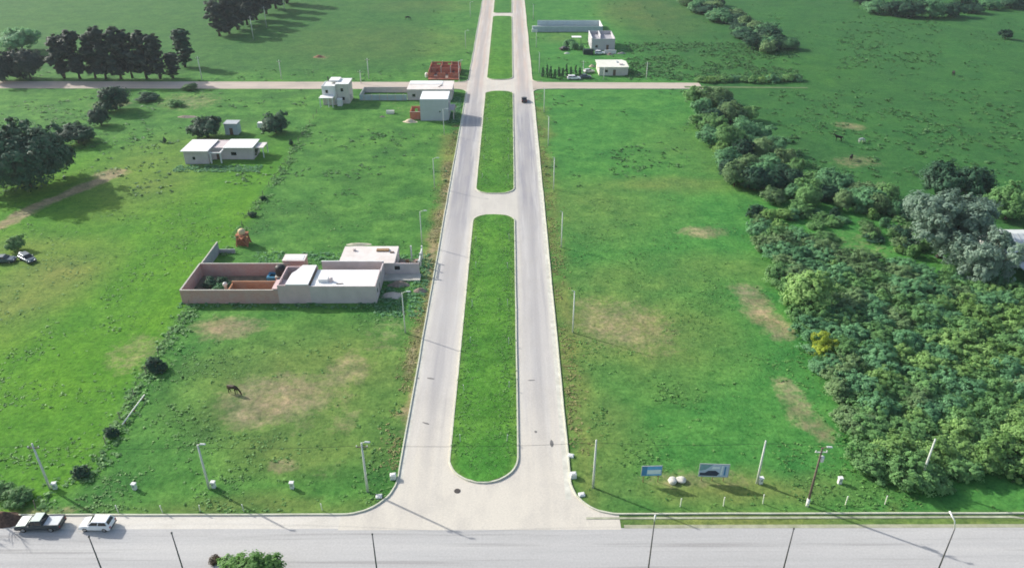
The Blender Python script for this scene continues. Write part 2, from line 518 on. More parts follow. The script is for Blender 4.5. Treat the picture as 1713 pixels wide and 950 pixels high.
def grassmat(name='grass'):
    m = bpy.data.materials.new(name)
    m.use_nodes = True
    nt = m.node_tree
    L = nt.links.new
    b = nt.nodes['Principled BSDF']
    b.inputs['Roughness'].default_value = 0.9
    b.inputs['Specular IOR Level'].default_value = 0.1
    tc = N(nt, 'ShaderNodeTexCoord')

    def noise(scale, detail=5, rough=0.6):
        n = N(nt, 'ShaderNodeTexNoise')
        n.inputs['Scale'].default_value = scale
        n.inputs['Detail'].default_value = detail
        n.inputs['Roughness'].default_value = rough
        L(tc.outputs['Object'], n.inputs['Vector'])
        return n.outputs['Fac']

    def mix(fac, a, c2):
        x = N(nt, 'ShaderNodeMixRGB')
        if isinstance(fac, float):
            x.inputs[0].default_value = fac
        else:
            L(fac, x.inputs[0])
        L(a, x.inputs[1])
        if isinstance(c2, tuple):
            x.inputs[2].default_value = (*c2, 1)
        else:
            L(c2, x.inputs[2])
        return x.outputs[0]

    def rng_(v, a, c, lo=0.0, hi=1.0):
        x = N(nt, 'ShaderNodeMapRange')
        x.inputs['From Min'].default_value = a
        x.inputs['From Max'].default_value = c
        x.inputs['To Min'].default_value = lo
        x.inputs['To Max'].default_value = hi
        L(v, x.inputs['Value'])
        return x.outputs[0]

    def attr(n):
        return N(nt, 'ShaderNodeAttribute', attribute_name=n).outputs['Fac']

    def mul(a, c):
        x = N(nt, 'ShaderNodeMath', operation='MULTIPLY')
        L(a, x.inputs[0])
        L(c, x.inputs[1]) if not isinstance(c, float) else setattr(x.inputs[1], 'default_value', c)
        return x.outputs[0]

    n_mid, n_big, n_fine = noise(0.22, 6), noise(0.05, 5), noise(1.6, 5, 0.7)
    cr = N(nt, 'ShaderNodeValToRGB')
    cr.color_ramp.elements[0].position = 0.32
    cr.color_ramp.elements[1].position = 0.68
    cr.color_ramp.elements[0].color = (0.052, 0.175, 0.034, 1)
    cr.color_ramp.elements[1].color = (0.098, 0.265, 0.056, 1)
    L(n_mid, cr.inputs[0])
    c = cr.outputs[0]
    n_m2 = noise(0.5, 6, 0.7)
    n_weed = noise(0.85, 4, 0.6)
    n_m3 = noise(0.11, 5, 0.6)
    c = mix(rng_(attr('clump'), 0.52, 0.72, 0, 0.6), c, (0.038, 0.135, 0.034))
    c = mix(mul(attr('cool'), 0.62), c, (0.056, 0.245, 0.058))
    c = mix(mul(attr('vivid'), 0.8), c, (0.092, 0.262, 0.016))
    c = mix(mul(attr('olive'), 0.75), c, (0.046, 0.185, 0.044))
    c = mix(mul(attr('dry'), rng_(n_big, 0.3, 0.62, 0.45, 0.95)), c, (0.205, 0.225, 0.075))
    c = mix(mul(attr('pasture'), 0.85), c, (0.034, 0.120, 0.036))
    rag = noise(0.55, 8, 0.78)
    sm = N(nt, 'ShaderNodeMath', operation='MULTIPLY_ADD')
    L(rag, sm.inputs[0])
    sm.inputs[1].default_value = 1.7
    L(attr('bare'), sm.inputs[2])
    bfac = rng_(sm.outputs[0], 1.08, 1.72, 0.0, 0.9)
    soil = N(nt, 'ShaderNodeValToRGB')
    soil.color_ramp.elements[0].position = 0.35
    soil.color_ramp.elements[1].position = 0.7
    soil.color_ramp.elements[0].color = (0.27, 0.225, 0.135, 1)
    soil.color_ramp.elements[1].color = (0.42, 0.345, 0.245, 1)
    L(n_mid, soil.inputs[0])
    gate = rng_(attr('bare'), 0.04, 0.30)
    c = mix(mul(bfac, gate), c, soil.outputs[0])
    # uneven growth: paler thin sward, darker thick sward, clumps of weeds
    def shade(c_in, v, lo, hi, ca, cb):
        q = N(nt, 'ShaderNodeValToRGB')
        q.color_ramp.elements[0].position = lo
        q.color_ramp.elements[1].position = hi
        q.color_ramp.elements[0].color = (*ca, 1)
        q.color_ramp.elements[1].color = (*cb, 1)
        L(v, q.inputs[0])
        x = N(nt, 'ShaderNodeMixRGB', blend_type='MULTIPLY')
        x.inputs[0].default_value = 1.0
        L(c_in, x.inputs[1])
        L(q.outputs[0], x.inputs[2])
        return x.outputs[0]
    c = shade(c, n_m2, 0.36, 0.64, (0.74, 0.80, 0.78), (1.20, 1.12, 1.10))
    c = shade(c, n_m3, 0.36, 0.64, (0.84, 0.90, 0.92), (1.22, 1.08, 1.05))
    c = shade(c, n_weed, 0.60, 0.70, (1.0, 1.0, 1.0), (0.52, 0.64, 0.58))
    # blades and small weeds: light and dark specks of growth
    sp = N(nt, 'ShaderNodeMixRGB', blend_type='MULTIPLY')
    sp.inputs[0].default_value = 1.0
    g = N(nt, 'ShaderNodeValToRGB')
    g.color_ramp.elements[0].position = 0.3
    g.color_ramp.elements[1].position = 0.7
    g.color_ramp.elements[0].color = (0.62, 0.66, 0.62, 1)
    g.color_ramp.elements[1].color = (1.28, 1.24, 1.2, 1)
    L(n_fine, g.inputs[0])
    L(c, sp.inputs[1])
    L(g.outputs[0], sp.inputs[2])
    L(sp.outputs[0], b.inputs['Base Color'])
    bp = N(nt, 'ShaderNodeBump')
    bp.inputs['Strength'].default_value = 0.55
    bp.inputs['Distance'].default_value = 0.25
    L(n_fine, bp.inputs['Height'])
    L(bp.outputs[0], b.inputs['Normal'])
    MATS[name] = m
    return m

grass = grassmat()
gm = grid_mesh('ground', GX, GY, GZ, dict(bare=bare, dry=dry, vivid=vivid, cool=cool, olive=olive, clump=clump, pasture=pasture))
gm.materials.append(grass)
ground = bpy.data.objects.new('ground', gm)
COL.objects.link(ground)
ground['kind'] = 'structure'

# ------------------------------------------------------------------ roads
def roadmat(name, kind):
    m = bpy.data.materials.new(name)
    m.use_nodes = True
    nt = m.node_tree
    L = nt.links.new
    b = nt.nodes['Principled BSDF']
    b.inputs['Roughness'].default_value = 0.85
    b.inputs['Specular IOR Level'].default_value = 0.2
    tc = N(nt, 'ShaderNodeTexCoord')

    def noise(scale, stretch, detail=6, rough=0.6):
        mp = N(nt, 'ShaderNodeMapping')
        mp.inputs['Scale'].default_value = stretch
        L(tc.outputs['Object'], mp.inputs[0])
        n = N(nt, 'ShaderNodeTexNoise')
        n.inputs['Scale'].default_value = scale
        n.inputs['Detail'].default_value = detail
        n.inputs['Roughness'].default_value = rough
        L(mp.outputs[0], n.inputs['Vector'])
        return n.outputs['Fac']

    def ramp(v, stops):
        r_ = N(nt, 'ShaderNodeValToRGB')
        e = r_.color_ramp.elements
        e[0].position, e[0].color = stops[0][0], (*stops[0][1], 1)
        e[1].position, e[1].color = stops[-1][0], (*stops[-1][1], 1)
        for p, c in stops[1:-1]:
            k = e.new(p)
            k.color = (*c, 1)
        L(v, r_.inputs[0])
        return r_.outputs[0]

    def mix(fac, a, c, blend='MIX'):
        x = N(nt, 'ShaderNodeMixRGB', blend_type=blend)
        L(fac, x.inputs[0]) if not isinstance(fac, float) else setattr(x.inputs[0], 'default_value', fac)
        L(a, x.inputs[1])
        L(c, x.inputs[2]) if not isinstance(c, tuple) else setattr(x.inputs[2], 'default_value', (*c, 1))
        return x.outputs[0]

    def mrange(v, a, c, lo=0.0, hi=1.0):
        x = N(nt, 'ShaderNodeMapRange')
        x.inputs['From Min'].default_value, x.inputs['From Max'].default_value = a, c
        x.inputs['To Min'].default_value, x.inputs['To Max'].default_value = lo, hi
        L(v, x.inputs['Value'])
        return x.outputs[0]
    if kind == 'avenue':
        sx = N(nt, 'ShaderNodeSeparateXYZ')
        L(tc.outputs['Object'], sx.inputs[0])
        y = sx.outputs[1]
        wob = noise(0.12, (1, 1, 1))
        ad = N(nt, 'ShaderNodeMath', operation='MULTIPLY_ADD')
        L(wob, ad.inputs[0])
        ad.inputs[1].default_value = 30.0
        L(y, ad.inputs[2])
        # pavement along the avenue: cream concrete, worn grey bitumen, pinkish earth
        pos = mrange(ad.outputs[0], 60, 420)
        base = ramp(pos, [(0.0, (0.57, 0.53, 0.46)), (0.09, (0.56, 0.52, 0.455)), (0.15, (0.50, 0.475, 0.445)), (0.27, (0.45, 0.43, 0.415)),
                          (0.34, (0.31, 0.30, 0.315)), (0.50, (0.28, 0.275, 0.30)), (0.56, (0.46, 0.42, 0.39)), (0.62, (0.53, 0.44, 0.38)), (1.0, (0.50, 0.40, 0.33))])
        st = noise(0.9, (1.0, 0.035, 1), 5)
        base = mix(mrange(st, 0.46, 0.64, 0, 0.7), base, (0.56, 0.54, 0.51))
        st2 = noise(0.75, (1.0, 0.03, 1), 4)
        base = mix(mrange(st2, 0.50, 0.66, 0, 0.55), base, (0.34, 0.325, 0.33))
        # dusty cream edges and darker wheel tracks of the two carriageways
        cxs = N(nt, 'ShaderNodeMath', operation='ADD')
        L(sx.outputs[0], cxs.inputs[0])
        cxs.inputs[1].default_value = 3.56
        ab = N(nt, 'ShaderNodeMath', operation='ABSOLUTE')
        L(cxs.outputs[0], ab.inputs[0])
        sb = N(nt, 'ShaderNodeMath', operation='SUBTRACT')
        L(ab.outputs[0], sb.inputs[0])
        sb.inputs[1].default_value = 7.95
        ab2 = N(nt, 'ShaderNodeMath', operation='ABSOLUTE')
        L(sb.outputs[0], ab2.inputs[0])
        wn_ = noise(0.35, (1, 0.12, 1), 5)
        dd = N(nt, 'ShaderNodeMath', operation='MULTIPLY_ADD')
        L(wn_, dd.inputs[0])
        dd.inputs[1].default_value = 1.6
        L(ab2.outputs[0], dd.inputs[2])
        base = mix(mrange(dd.outputs[0], 2.7, 3.6, 0, 0.75), base, (0.60, 0.565, 0.49))
        base = mix(mrange(dd.outputs[0], 2.1, 1.3, 0, 0.5), base, (0.35, 0.335, 0.335))
        near_ = mrange(y, 92, 72, 0, 0.8)
        base = mix(near_, base, (0.61, 0.565, 0.485))
        bl = noise(0.25, (1, 0.5, 1), 7, 0.7)
        base = mix(mrange(bl, 0.46, 0.72, 0, 0.5), base, (0.40, 0.375, 0.345))
    elif kind == 'asphalt':
        st = noise(0.5, (0.03, 1.0, 1), 5)
        base = ramp(st, [(0.3, (0.40, 0.395, 0.385)), (0.5, (0.455, 0.447, 0.435)), (0.7, (0.50, 0.49, 0.47))])
        bl = noise(0.12, (1, 1, 1), 7, 0.65)
        base = mix(mrange(bl, 0.5, 0.75, 0, 0.5), base, (0.40, 0.39, 0.375))
        sk = noise(1.3, (0.02, 1.0, 1), 3)
        base = mix(mrange(sk, 0.56, 0.66, 0, 0.6), base, (0.29, 0.28, 0.27))
    elif kind == 'dirt':
        st = noise(0.6, (0.03, 1.0, 1), 5)
        base = ramp(st, [(0.3, (0.40, 0.33, 0.27)), (0.5, (0.52, 0.44, 0.37)), (0.72, (0.40, 0.35, 0.28))])
        bl = noise(0.06, (1, 1, 1), 6, 0.65)
        base = mix(mrange(bl, 0.5, 0.72, 0, 0.6), base, (0.30, 0.27, 0.24))
    else:
        st = noise(0.4, (0.4, 1.0, 1), 7, 0.7)
        base = ramp(st, [(0.3, (0.52, 0.49, 0.43)), (0.52, (0.62, 0.585, 0.52)), (0.75, (0.66, 0.63, 0.57))])
    gr = noise(4.0, (1, 1, 1), 5, 0.7)
    base = mix(1.0, base, ramp(gr, [(0.3, (0.88, 0.88, 0.88)), (0.7, (1.08, 1.08, 1.08))]), 'MULTIPLY')
    L(base, b.inputs['Base Color'])
    bp = N(nt, 'ShaderNodeBump')
    bp.inputs['Strength'].default_value = 0.2
    bp.inputs['Distance'].default_value = 0.03
    L(gr, bp.inputs['Height'])
    L(bp.outputs[0], b.inputs['Normal'])
    MATS[name] = m
    return m

avenue_m = roadmat('avenue_pavement', 'avenue')
asphalt_m = roadmat('asphalt', 'asphalt')
dirt_m = roadmat('dirt_road', 'dirt')
apron_m = roadmat('apron_concrete', 'apron')

def arc(cx, cy, r, a0, a1, n=14):
    return [(cx + r * math.cos(R(a0 + (a1 - a0) * k / n)), cy + r * math.sin(R(a0 + (a1 - a0) * k / n))) for k in range(n + 1)]

def sheet(name, polys, z, m):
    b = MB()
    for p in polys:
        b.add([(x, y, z) for x, y in p], [tuple(range(len(p)))])
    return struct(name, b, m)

RL, RR = 6.2, 5.6      # corner radii at the main road
RC = 3.5               # corner radii at the crossing
main_road = sheet('main_road', [[(-500, 58.3), (500, 58.3), (500, ROAD_N), (-500, ROAD_N)]], 0.016, asphalt_m)
sheet('road_shoulder', [[(-320, ROAD_N - 0.3), (AX0 - RL + 0.2, ROAD_N - 0.3), (AX0 - RL + 0.2, KERB_Y), (-320, KERB_Y)]], 0.012, apron_m)
lc = (AX0 - RL, KERB_Y + RL)
rc = (AX1 + RR, KERB_Y + RR)
mouth = [(AX0 - RL, ROAD_N - 0.25), (AX1 + RR, ROAD_N - 0.25)] + [(AX1 + RR, KERB_Y)] + arc(rc[0], rc[1], RR, 270, 180)[1:] + \
        [(AX1, 80.0), (AX0, 80.0)] + arc(lc[0], lc[1], RL, 0, -90) 
NW = XR0 - RC
av = [(AX0, 80.0), (AX1, 80.0), (AX1, 660), (AX0, 660)]
avenue = sheet('avenue', [mouth, av], 0.020, avenue_m)
cl = [(-330, XR0 + 4), (AX0 - RC, XR0), (AX0 - RC, XR1), (-330, XR1 + 5)]
cl += []
fil = lambda cx, cy, a0, a1, corner: [corner] + arc(cx, cy, RC, a0, a1, 8)
xp = [[(-330, XR0 + 3), (AX0, XR0), (AX0, XR1), (-330, XR1 + 3)], [(AX1, XR0 + 0.3), (66, XR0), (66, XR1 - 1.2), (AX1, XR1)],
      fil(AX0 - RC, XR0 - RC, 0, 90, (AX0, XR0)), fil(AX0 - RC, XR1 + RC, -90, 0, (AX0, XR1)),
      fil(AX1 + RC, XR0 - RC, 90, 180, (AX1, XR0)), fil(AX1 + RC, XR1 + RC, 180, 270, (AX1, XR1))]
crossing = sheet('cross_road', xp, 0.024, dirt_m)
sheet('field_track', [[(60, 260.6), (102, 259.8), (102, 261.0), (60, 262.6)]], 0.05, mat('track_earth', (0.13, 0.19, 0.08), 0.95, 0.2, 0.5))

def sweep(path, prof, closed=False):
    """profile of (offset to the left, z) carried along a path in plan"""
    b = MB()
    n = len(path)
    rows = []
    for i in range(n):
        p = Vector(path[i])
        a = Vector(path[(i - 1) % n]) if (closed or i > 0) else p
        c = Vector(path[(i + 1) % n]) if (closed or i < n - 1) else p
        d = (c - a).normalized()
        nl = Vector((-d.y, d.x))
        rows.append([(p.x + nl.x * o, p.y + nl.y * o, z) for o, z in prof])
    m_ = len(prof)
    vs_ = [q for r_ in rows for q in r_]
    fs = []
    for i in range(n if closed else n - 1):
        j = (i + 1) % n
        for k in range(m_):
            fs.append((i * m_ + k, j * m_ + k, j * m_ + (k + 1) % m_, i * m_ + (k + 1) % m_))
    if not closed:
        fs += [tuple(range(m_)), tuple((n - 1) * m_ + k for k in range(m_ - 1, -1, -1))]
    return b.add(vs_, fs)

KP = [(-0.10, -0.1), (-0.10, 0.17), (-0.07, 0.19), (0.10, 0.19), (0.10, -0.1)]

def dense(path, step=6.0):
    out = []
    for a, c in zip(path, path[1:]):
        d = math.dist(a, c)
        k = max(1, int(d / step))
        out += [(a[0] + (c[0] - a[0]) * i / k, a[1] + (c[1] - a[1]) * i / k) for i in range(k)]
    return out + [path[-1]]

def wob(path, amp=0.04):
    return [(x + random.uniform(-amp, amp), y + random.uniform(-amp, amp)) for x, y in path]

kl = wob(dense([(-320, KERB_Y), (AX0 - RL, KERB_Y)]) + arc(lc[0], lc[1], RL, -90, 0)[1:] + dense([(AX0, KERB_Y + RL + 2), (AX0, XR0 - RC)]) + arc(AX0 - RC, XR0 - RC, RC, 0, 90, 8)[1:] + [(-30, XR0 + 0.2)])
kr = wob(dense([(66, KERB_Y), (AX1 + RR, KERB_Y)]) + arc(rc[0], rc[1], RR, 270, 180)[1:] + dense([(AX1, KERB_Y + RR + 2), (AX1, XR0 - RC)]) + arc(AX1 + RC, XR0 - RC, RC, 180, 90, 8)[1:] + dense([(16, XR0 + 0.3), (62, XR0)]))
struct('kerb', sweep(kl, KP), kerb_m)
struct('kerb', sweep(kr, KP), kerb_m)
struct('kerb', sweep(wob(arc(AX0 - RC, XR1 + RC, RC, -90, 0, 8) + dense([(AX0, XR1 + RC + 2), (AX0, 640)]), 0.1), KP), kerb_m)
struct('kerb', sweep(wob(arc(AX1 + RC, XR1 + RC, RC, 270, 180, 8) + dense([(AX1, XR1 + RC + 2), (AX1, 640)]), 0.1), KP), kerb_m)
# pale gutters at the foot of the kerbs
def gutter(path, o0, o1, z=0.0245):
    b = MB()
    n = len(path)
    L_, R_ = [], []
    for i in range(n):
        a, c = Vector(path[max(i - 1, 0)]), Vector(path[min(i + 1, n - 1)])
        d = (c - a).normalized()
        nl = Vector((-d.y, d.x))
        L_.append((path[i][0] + nl.x * o0, path[i][1] + nl.y * o0, z))
        R_.append((path[i][0] + nl.x * o1, path[i][1] + nl.y * o1, z))
    return b.add(L_ + R_, [(i, i + 1, n + i + 1, n + i) for i in range(n - 1)])
struct('gutter', gutter(dense([(AX0, KERB_Y + RL), (AX0, XR0 - RC)]), -0.10, -0.62), gutter_m)
struct('gutter', gutter(dense([(AX1, KERB_Y + 2.5), (AX1, XR0 - RC)]), 0.10, 0.85), gutter_m)
# outer concrete kerb along the main road on the right, with the grass strip behind it
struct('roadside_channel', sweep(dense([(AX1 + 1.5, 67.55), (62, 67.65), (66.5, 66.9)]), [(-0.16, -0.05), (-0.16, 0.06), (0.16, 0.06), (0.16, -0.05)]), mat('old_kerb', (0.42, 0.43, 0.31), 0.95, 0.25, 0.7, stain=(0.20, 0.24, 0.12)))
struct('roadside_channel', gutter(dense([(AX1 + 6, 66.0), (300, 66.0)], 8), -0.05, 0.5, 0.028), mat('edge_grit', (0.40, 0.40, 0.28), 0.95, 0.2, 0.8, stain=(0.22, 0.25, 0.12)))

def median_poly(y0, y1, r0, r1, ins=0.0):
    x0, x1 = MX0 + ins, MX1 - ins
    y0, y1 = y0 + ins, y1 - ins
    r0, r1 = min(r0, (x1 - x0) / 2 - 0.01) - ins * 0.5, r1 - ins * 0.5
    p = arc(x0 + r0, y0 + r0, r0, 180, 270, 10) + arc(x1 - r0, y0 + r0, r0, 270, 360, 10)
    p += dense([(x1, y0 + r0 + 2), (x1, y1 - r1 - 2)], 8)
    p += arc(x1 - r1, y1 - r1, r1, 0, 90, 8) + arc(x0 + r1, y1 - r1, r1, 90, 180, 8)
    p += dense([(x0, y1 - r1 - 2), (x0, y0 + r0 + 2)], 8)
    return p

for k, (y0, y1, r0, r1) in enumerate(MEDIANS):
    struct('median_kerb', sweep(wob(median_poly(y0, y1, r0, r1), 0.03), [(-0.09, -0.1), (-0.09, 0.22), (0.11, 0.22), (0.11, -0.1)], True), kerb_m)
    # turf of the island: fine grid clipped to the outline
    xs = np.arange(MX0 + 0.05, MX1 - 0.04, 0.61)
    xs = np.linspace(MX0 + 0.08, MX1 - 0.08, 15)
    ys = np.linspace(y0 + 0.08, y1 - 0.08, max(10, int((y1 - y0) / 0.9)))
    X, Y = np.meshgrid(xs, ys)
    # pull columns in at the rounded ends
    def half(yv):
        w = (MX1 - MX0) / 2 - 0.08
        t0, t1 = yv - y0, y1 - yv
        h = np.full_like(yv, w)
        q = np.clip(r0 - t0, 0, r0)
        h = np.where(t0 < r0, w - r0 + np.sqrt(np.maximum(r0 * r0 - q * q, 0.0)), h)
        q = np.clip(r1 - t1, 0, r1)
        h = np.where(t1 < r1, w - r1 + np.sqrt(np.maximum(r1 * r1 - q * q, 0.0)), h)
        return np.maximum(h, 0.05)
    cxm = (MX0 + MX1) / 2
    X = cxm + (X - cxm) / ((MX1 - MX0) / 2 - 0.08) * half(Y)
    Z = 0.13 + 0.07 * fbm(X, Y, 4, 120 + k) * 1.0 + 0.10 * np.clip(1 - np.abs(X - cxm) / 4.0, 0, 1)
    edge = np.abs(X - cxm) / half(Y)
    me = grid_mesh('median', X, Y, Z, dict(bare=0.12 * (fbm(X, Y, 6, 140 + k) > 0.6), dry=np.clip((edge - 0.72) * 2.2, 0, 0.6) * fbm(X, Y, 5, 150 + k),
                                           vivid=0.35 + 0.3 * fbm(X, Y, 9, 160 + k), cool=np.clip((84 - Y) / 8, 0, 1) * 0.8 + 0.15,
                                           olive=np.clip((Y - 260) / 150, 0, 1) * (0.7 if k < 3 else 1.0), clump=fbm(X, Y, 5, 170 + k), pasture=X * 0))
    me.materials.append(grass)
    o = bpy.data.objects.new('median', me)
    COL.objects.link(o)
    o['kind'] = 'structure'

# tar patches and a drain cover on the carriageways
tar = mat('tar', (0.16, 0.155, 0.15), 0.7, 0.2, 3)
for px, py, w, l, a in [(721, 633, 1.3, 0.35, -14), (713, 708, 1.2, 0.3, -25), (700, 633, 0.35, 0.35, 0), (889, 636, 1.2, 0.25, 0), (896, 722, 0.4, 0.5, 10), (923, 742, 0.5, 1.6, 0)]:
    c = at(px, py)
    pts = []
    for k in range(10):
        t = 2 * math.pi * k / 10
        q = random.uniform(0.8, 1.15)
        pts.append((w / 2 * q * math.cos(t), l / 2 * q * math.sin(t)))
    a = R(a)
    MB().prism([(c.x + x * math.cos(a) - y * math.sin(a), c.y + x * math.sin(a) + y * math.cos(a)) for x, y in pts], 0.0205, 0.027).build('tar_patch', tar, avenue)
c = at(765, 821)
MB().lathe([(0.42, 0.02), (0.42, 0.05), (0.30, 0.055)], 14, (c.x, c.y)).build('drain_cover', mat('cast_iron', (0.07, 0.06, 0.055), 0.6, 0.2, 6), avenue)

# ------------------------------------------------------------------ vegetation
LEAF = dict(
    mid=leafmat('leaves_mid', (0.110, 0.250, 0.085), (0.270, 0.500, 0.185)),
    cool=leafmat('leaves_cool', (0.095, 0.255, 0.115), (0.250, 0.500, 0.245)),
    light=leafmat('leaves_light', (0.150, 0.300, 0.080), (0.360, 0.570, 0.200)),
    dark=leafmat('leaves_dark', (0.018, 0.066, 0.040), (0.066, 0.165, 0.085), 0.25),
    pine=leafmat('leaves_needle', (0.022, 0.046, 0.036), (0.075, 0.108, 0.075), 0.2),
    grey=leafmat('leaves_silver', (0.160, 0.260, 0.190), (0.350, 0.480, 0.375)),
    olive=leafmat('leaves_olive', (0.120, 0.230, 0.095), (0.290, 0.440, 0.200)),
    yellow=leafmat('leaves_yellow', (0.240, 0.340, 0.030), (0.500, 0.600, 0.090)),
    brown=leafmat('leaves_brown', (0.060, 0.045, 0.026), (0.150, 0.110, 0.060)),
    bright=leafmat('leaves_bright', (0.090, 0.220, 0.050), (0.260, 0.480, 0.140)),
    weed=leafmat('weeds', (0.075, 0.205, 0.045), (0.160, 0.340, 0.085), 0.1),
    rough=leafmat('rough_weeds', (0.045, 0.135, 0.042), (0.105, 0.235, 0.075), 0.15),
    straw=leafmat('straw', (0.200, 0.215, 0.075), (0.400, 0.370, 0.160), 0.1),
)

def quads_mesh(name, co, tint, m):
    """co: (n, 4, 3) array of leaf corners"""
    n = len(co)
    me = bpy.data.meshes.new(name)
    me.vertices.add(n * 4)
    me.vertices.foreach_set('co', co.astype(np.float32).ravel())
    me.loops.add(n * 4)
    me.loops.foreach_set('vertex_index', np.arange(n * 4, dtype=np.int32))
    me.polygons.add(n)
    me.polygons.foreach_set('loop_start', np.arange(0, n * 4, 4, dtype=np.int32))
    me.update(calc_edges=True)
    a = me.attributes.new('tint', 'FLOAT', 'POINT')
    a.data.foreach_set('value', np.repeat(tint, 4).astype(np.float32))
    me.materials.append(m)
    return me

def leaf_quads(pos, nrm, size, g):
    n = len(pos)
    nrm = nrm / np.linalg.norm(nrm, axis=1, keepdims=True)
    r = g.normal(size=(n, 3))
    t = np.cross(nrm, r)
    t /= np.linalg.norm(t, axis=1, keepdims=True)
    bt = np.cross(nrm, t)
    s1 = (size * g.uniform(0.55, 1.15, n))[:, None]
    s2 = s1 * g.uniform(0.45, 0.8, n)[:, None]
    lift = nrm * s1 * 0.18
    return np.stack([pos - t * s1 * 0.5, pos - bt * s2 * 0.5 + lift, pos + t * s1 * 0.5, pos + bt * s2 * 0.5 + lift], 1)

def crown_mesh(name, seed, blobs, clumps, per, leaf, m, rough=0.75, spread=0.30):
    """foliage: leaves gathered in clumps over uneven blobs"""
    g = np.random.default_rng(seed)
    P, Nn, T = [], [], []
    wts = np.array([b[1][0] * b[1][2] for b in blobs])
    wts = wts / wts.sum()
    for c, r in blobs:
        c, r = np.array(c, float), np.array(r, float)
        k = max(3, int(round(clumps * (r[0] * r[2]) / sum(b[1][0] * b[1][2] for b in blobs))))
        d = g.normal(size=(k, 3))
        d[:, 2] = d[:, 2] * 0.8 + 0.18
        d /= np.linalg.norm(d, axis=1, keepdims=True)
        rad = g.uniform(0.55, 1.08, k)[:, None]
        cc = c + d * r * rad
        ct = g.uniform(0, 0.55, k)
        sp = spread * r.mean() * g.uniform(0.6, 1.3, k)
        q = g.normal(size=(k, per, 3))
        q /= np.linalg.norm(q, axis=2, keepdims=True)
        q *= g.random((k, per, 1)) ** 0.45
        pos = cc[:, None, :] + q * sp[:, None, None]
        nr = d[:, None, :] * 0.9 + q * 0.6 + g.normal(size=(k, per, 3)) * rough * 0.35
        nr[:, :, 2] += 0.55
        P.append(pos.reshape(-1, 3))
        Nn.append(nr.reshape(-1, 3))
        T.append((ct[:, None] + g.uniform(0, 0.30, (k, per))).ravel())
    P, Nn, T = np.concatenate(P), np.concatenate(Nn), np.concatenate(T)
    keep = P[:, 2] > 0.05
    return quads_mesh(name, leaf_quads(P[keep], Nn[keep], leaf, g), T[keep], m)

def trunk_mesh(name, seed, h, r, limbs, m, lean=0.0, fork=0.45):
    rr = random.Random(seed)
    b = MB()
    pts, rad = [], []
    x = y = 0.0
    for k in range(6):
        t = k / 5
        pts.append((x, y, -0.25 + t * (h + 0.25)))
        rad.append(r * (1.25 - 0.25 * min(1, t * 5)) * (1 - 0.7 * t))
        x += rr.uniform(-1, 1) * r * 0.5 + lean
        y += rr.uniform(-1, 1) * r * 0.5
    b.tube(pts, rad, 7)
    for L in limbs:
        s = Vector(pts[2]).lerp(Vector(pts[4]), rr.uniform(0, 1))
        e = Vector(L)
        mid = s.lerp(e, 0.5) + Vector((rr.uniform(-.2, .2), rr.uniform(-.2, .2), rr.uniform(0, .3)))
        b.tube([s, mid, e], [r * 0.45, r * 0.3, r * 0.1], 5)
    return b.mesh(name, m, True)

def blobs_for(kind, seed):
    g = random.Random(seed)
    B = []
    if kind == 'shrub':          # 5 wide, 4 high
        for k in range(9):
            a, d = g.uniform(0, 6.28), g.uniform(0.2, 1.7)
            r = g.uniform(0.75, 1.25)
            B.append(((d * math.cos(a), d * math.sin(a), g.uniform(1.0, 2.9) - d * 0.35), (r, r, r * g.uniform(0.75, 1.0))))
        B.append(((0, 0, 1.2), (1.9, 1.9, 1.1)))
    elif kind == 'round':        # 9 wide, 8 high
        for k in range(13):
            a, d = g.uniform(0, 6.28), g.uniform(0.3, 3.1)
            r = g.uniform(1.1, 2.0)
            B.append(((d * math.cos(a), d * math.sin(a), g.uniform(1.8, 6.4) - d * 0.25), (r, r, r * g.uniform(0.75, 1.0))))
        B.append(((0, 0, 3.6), (3.2, 3.2, 2.6)))
    elif kind == 'tall':         # 7 wide, 17 high
        for k in range(24):
            z = 2.6 + 13.0 * (k + g.uniform(0, 1)) / 24
            w = 2.5 * (1 - abs(z - 8.5) / 11)
            a, d = g.uniform(0, 6.28), g.uniform(0.1, 1) * w
            r = g.uniform(0.9, 1.6)
            B.append(((d * math.cos(a), d * math.sin(a), z), (r, r, r * g.uniform(0.9, 1.4))))
    elif kind == 'willow':       # 15 wide, 13 high
        for k in range(24):
            a, d = g.uniform(0, 6.28), g.uniform(0.4, 5.6)
            r = g.uniform(1.2, 2.3)
            B.append(((d * math.cos(a), d * math.sin(a), g.uniform(4.0, 11.0) - d * 0.45), (r, r, r * g.uniform(0.9, 1.3))))
        B.append(((0, 0, 5.0), (4.0, 4.0, 3.4)))
    elif kind == 'big':          # 21 wide, 15 high
        for k in range(46):
            a, d = g.uniform(0, 6.28), 8.0 * math.sqrt(g.uniform(0.01, 1.0))
            r = g.uniform(1.6, 2.9)
            B.append(((d * math.cos(a), d * math.sin(a), 2.6 + (3.0 + 7.6 * math.sqrt(max(0.05, 1 - (d / 8.9) ** 2))) * g.uniform(0.12, 1.0)), (r, r, r * g.uniform(0.75, 1.0))))
        B.append(((0, 0, 6.6), (8.4, 8.4, 5.6)))
        B.append(((0, 0, 6.2), (7.0, 7.0, 4.6)))
    elif kind == 'column':       # 2 wide, 5 high
        for k in range(7):
            B.append(((g.uniform(-.25, .25), g.uniform(-.25, .25), 0.7 + k * 0.6), (0.75 - 0.06 * k, 0.75 - 0.06 * k, 0.8)))
    return B

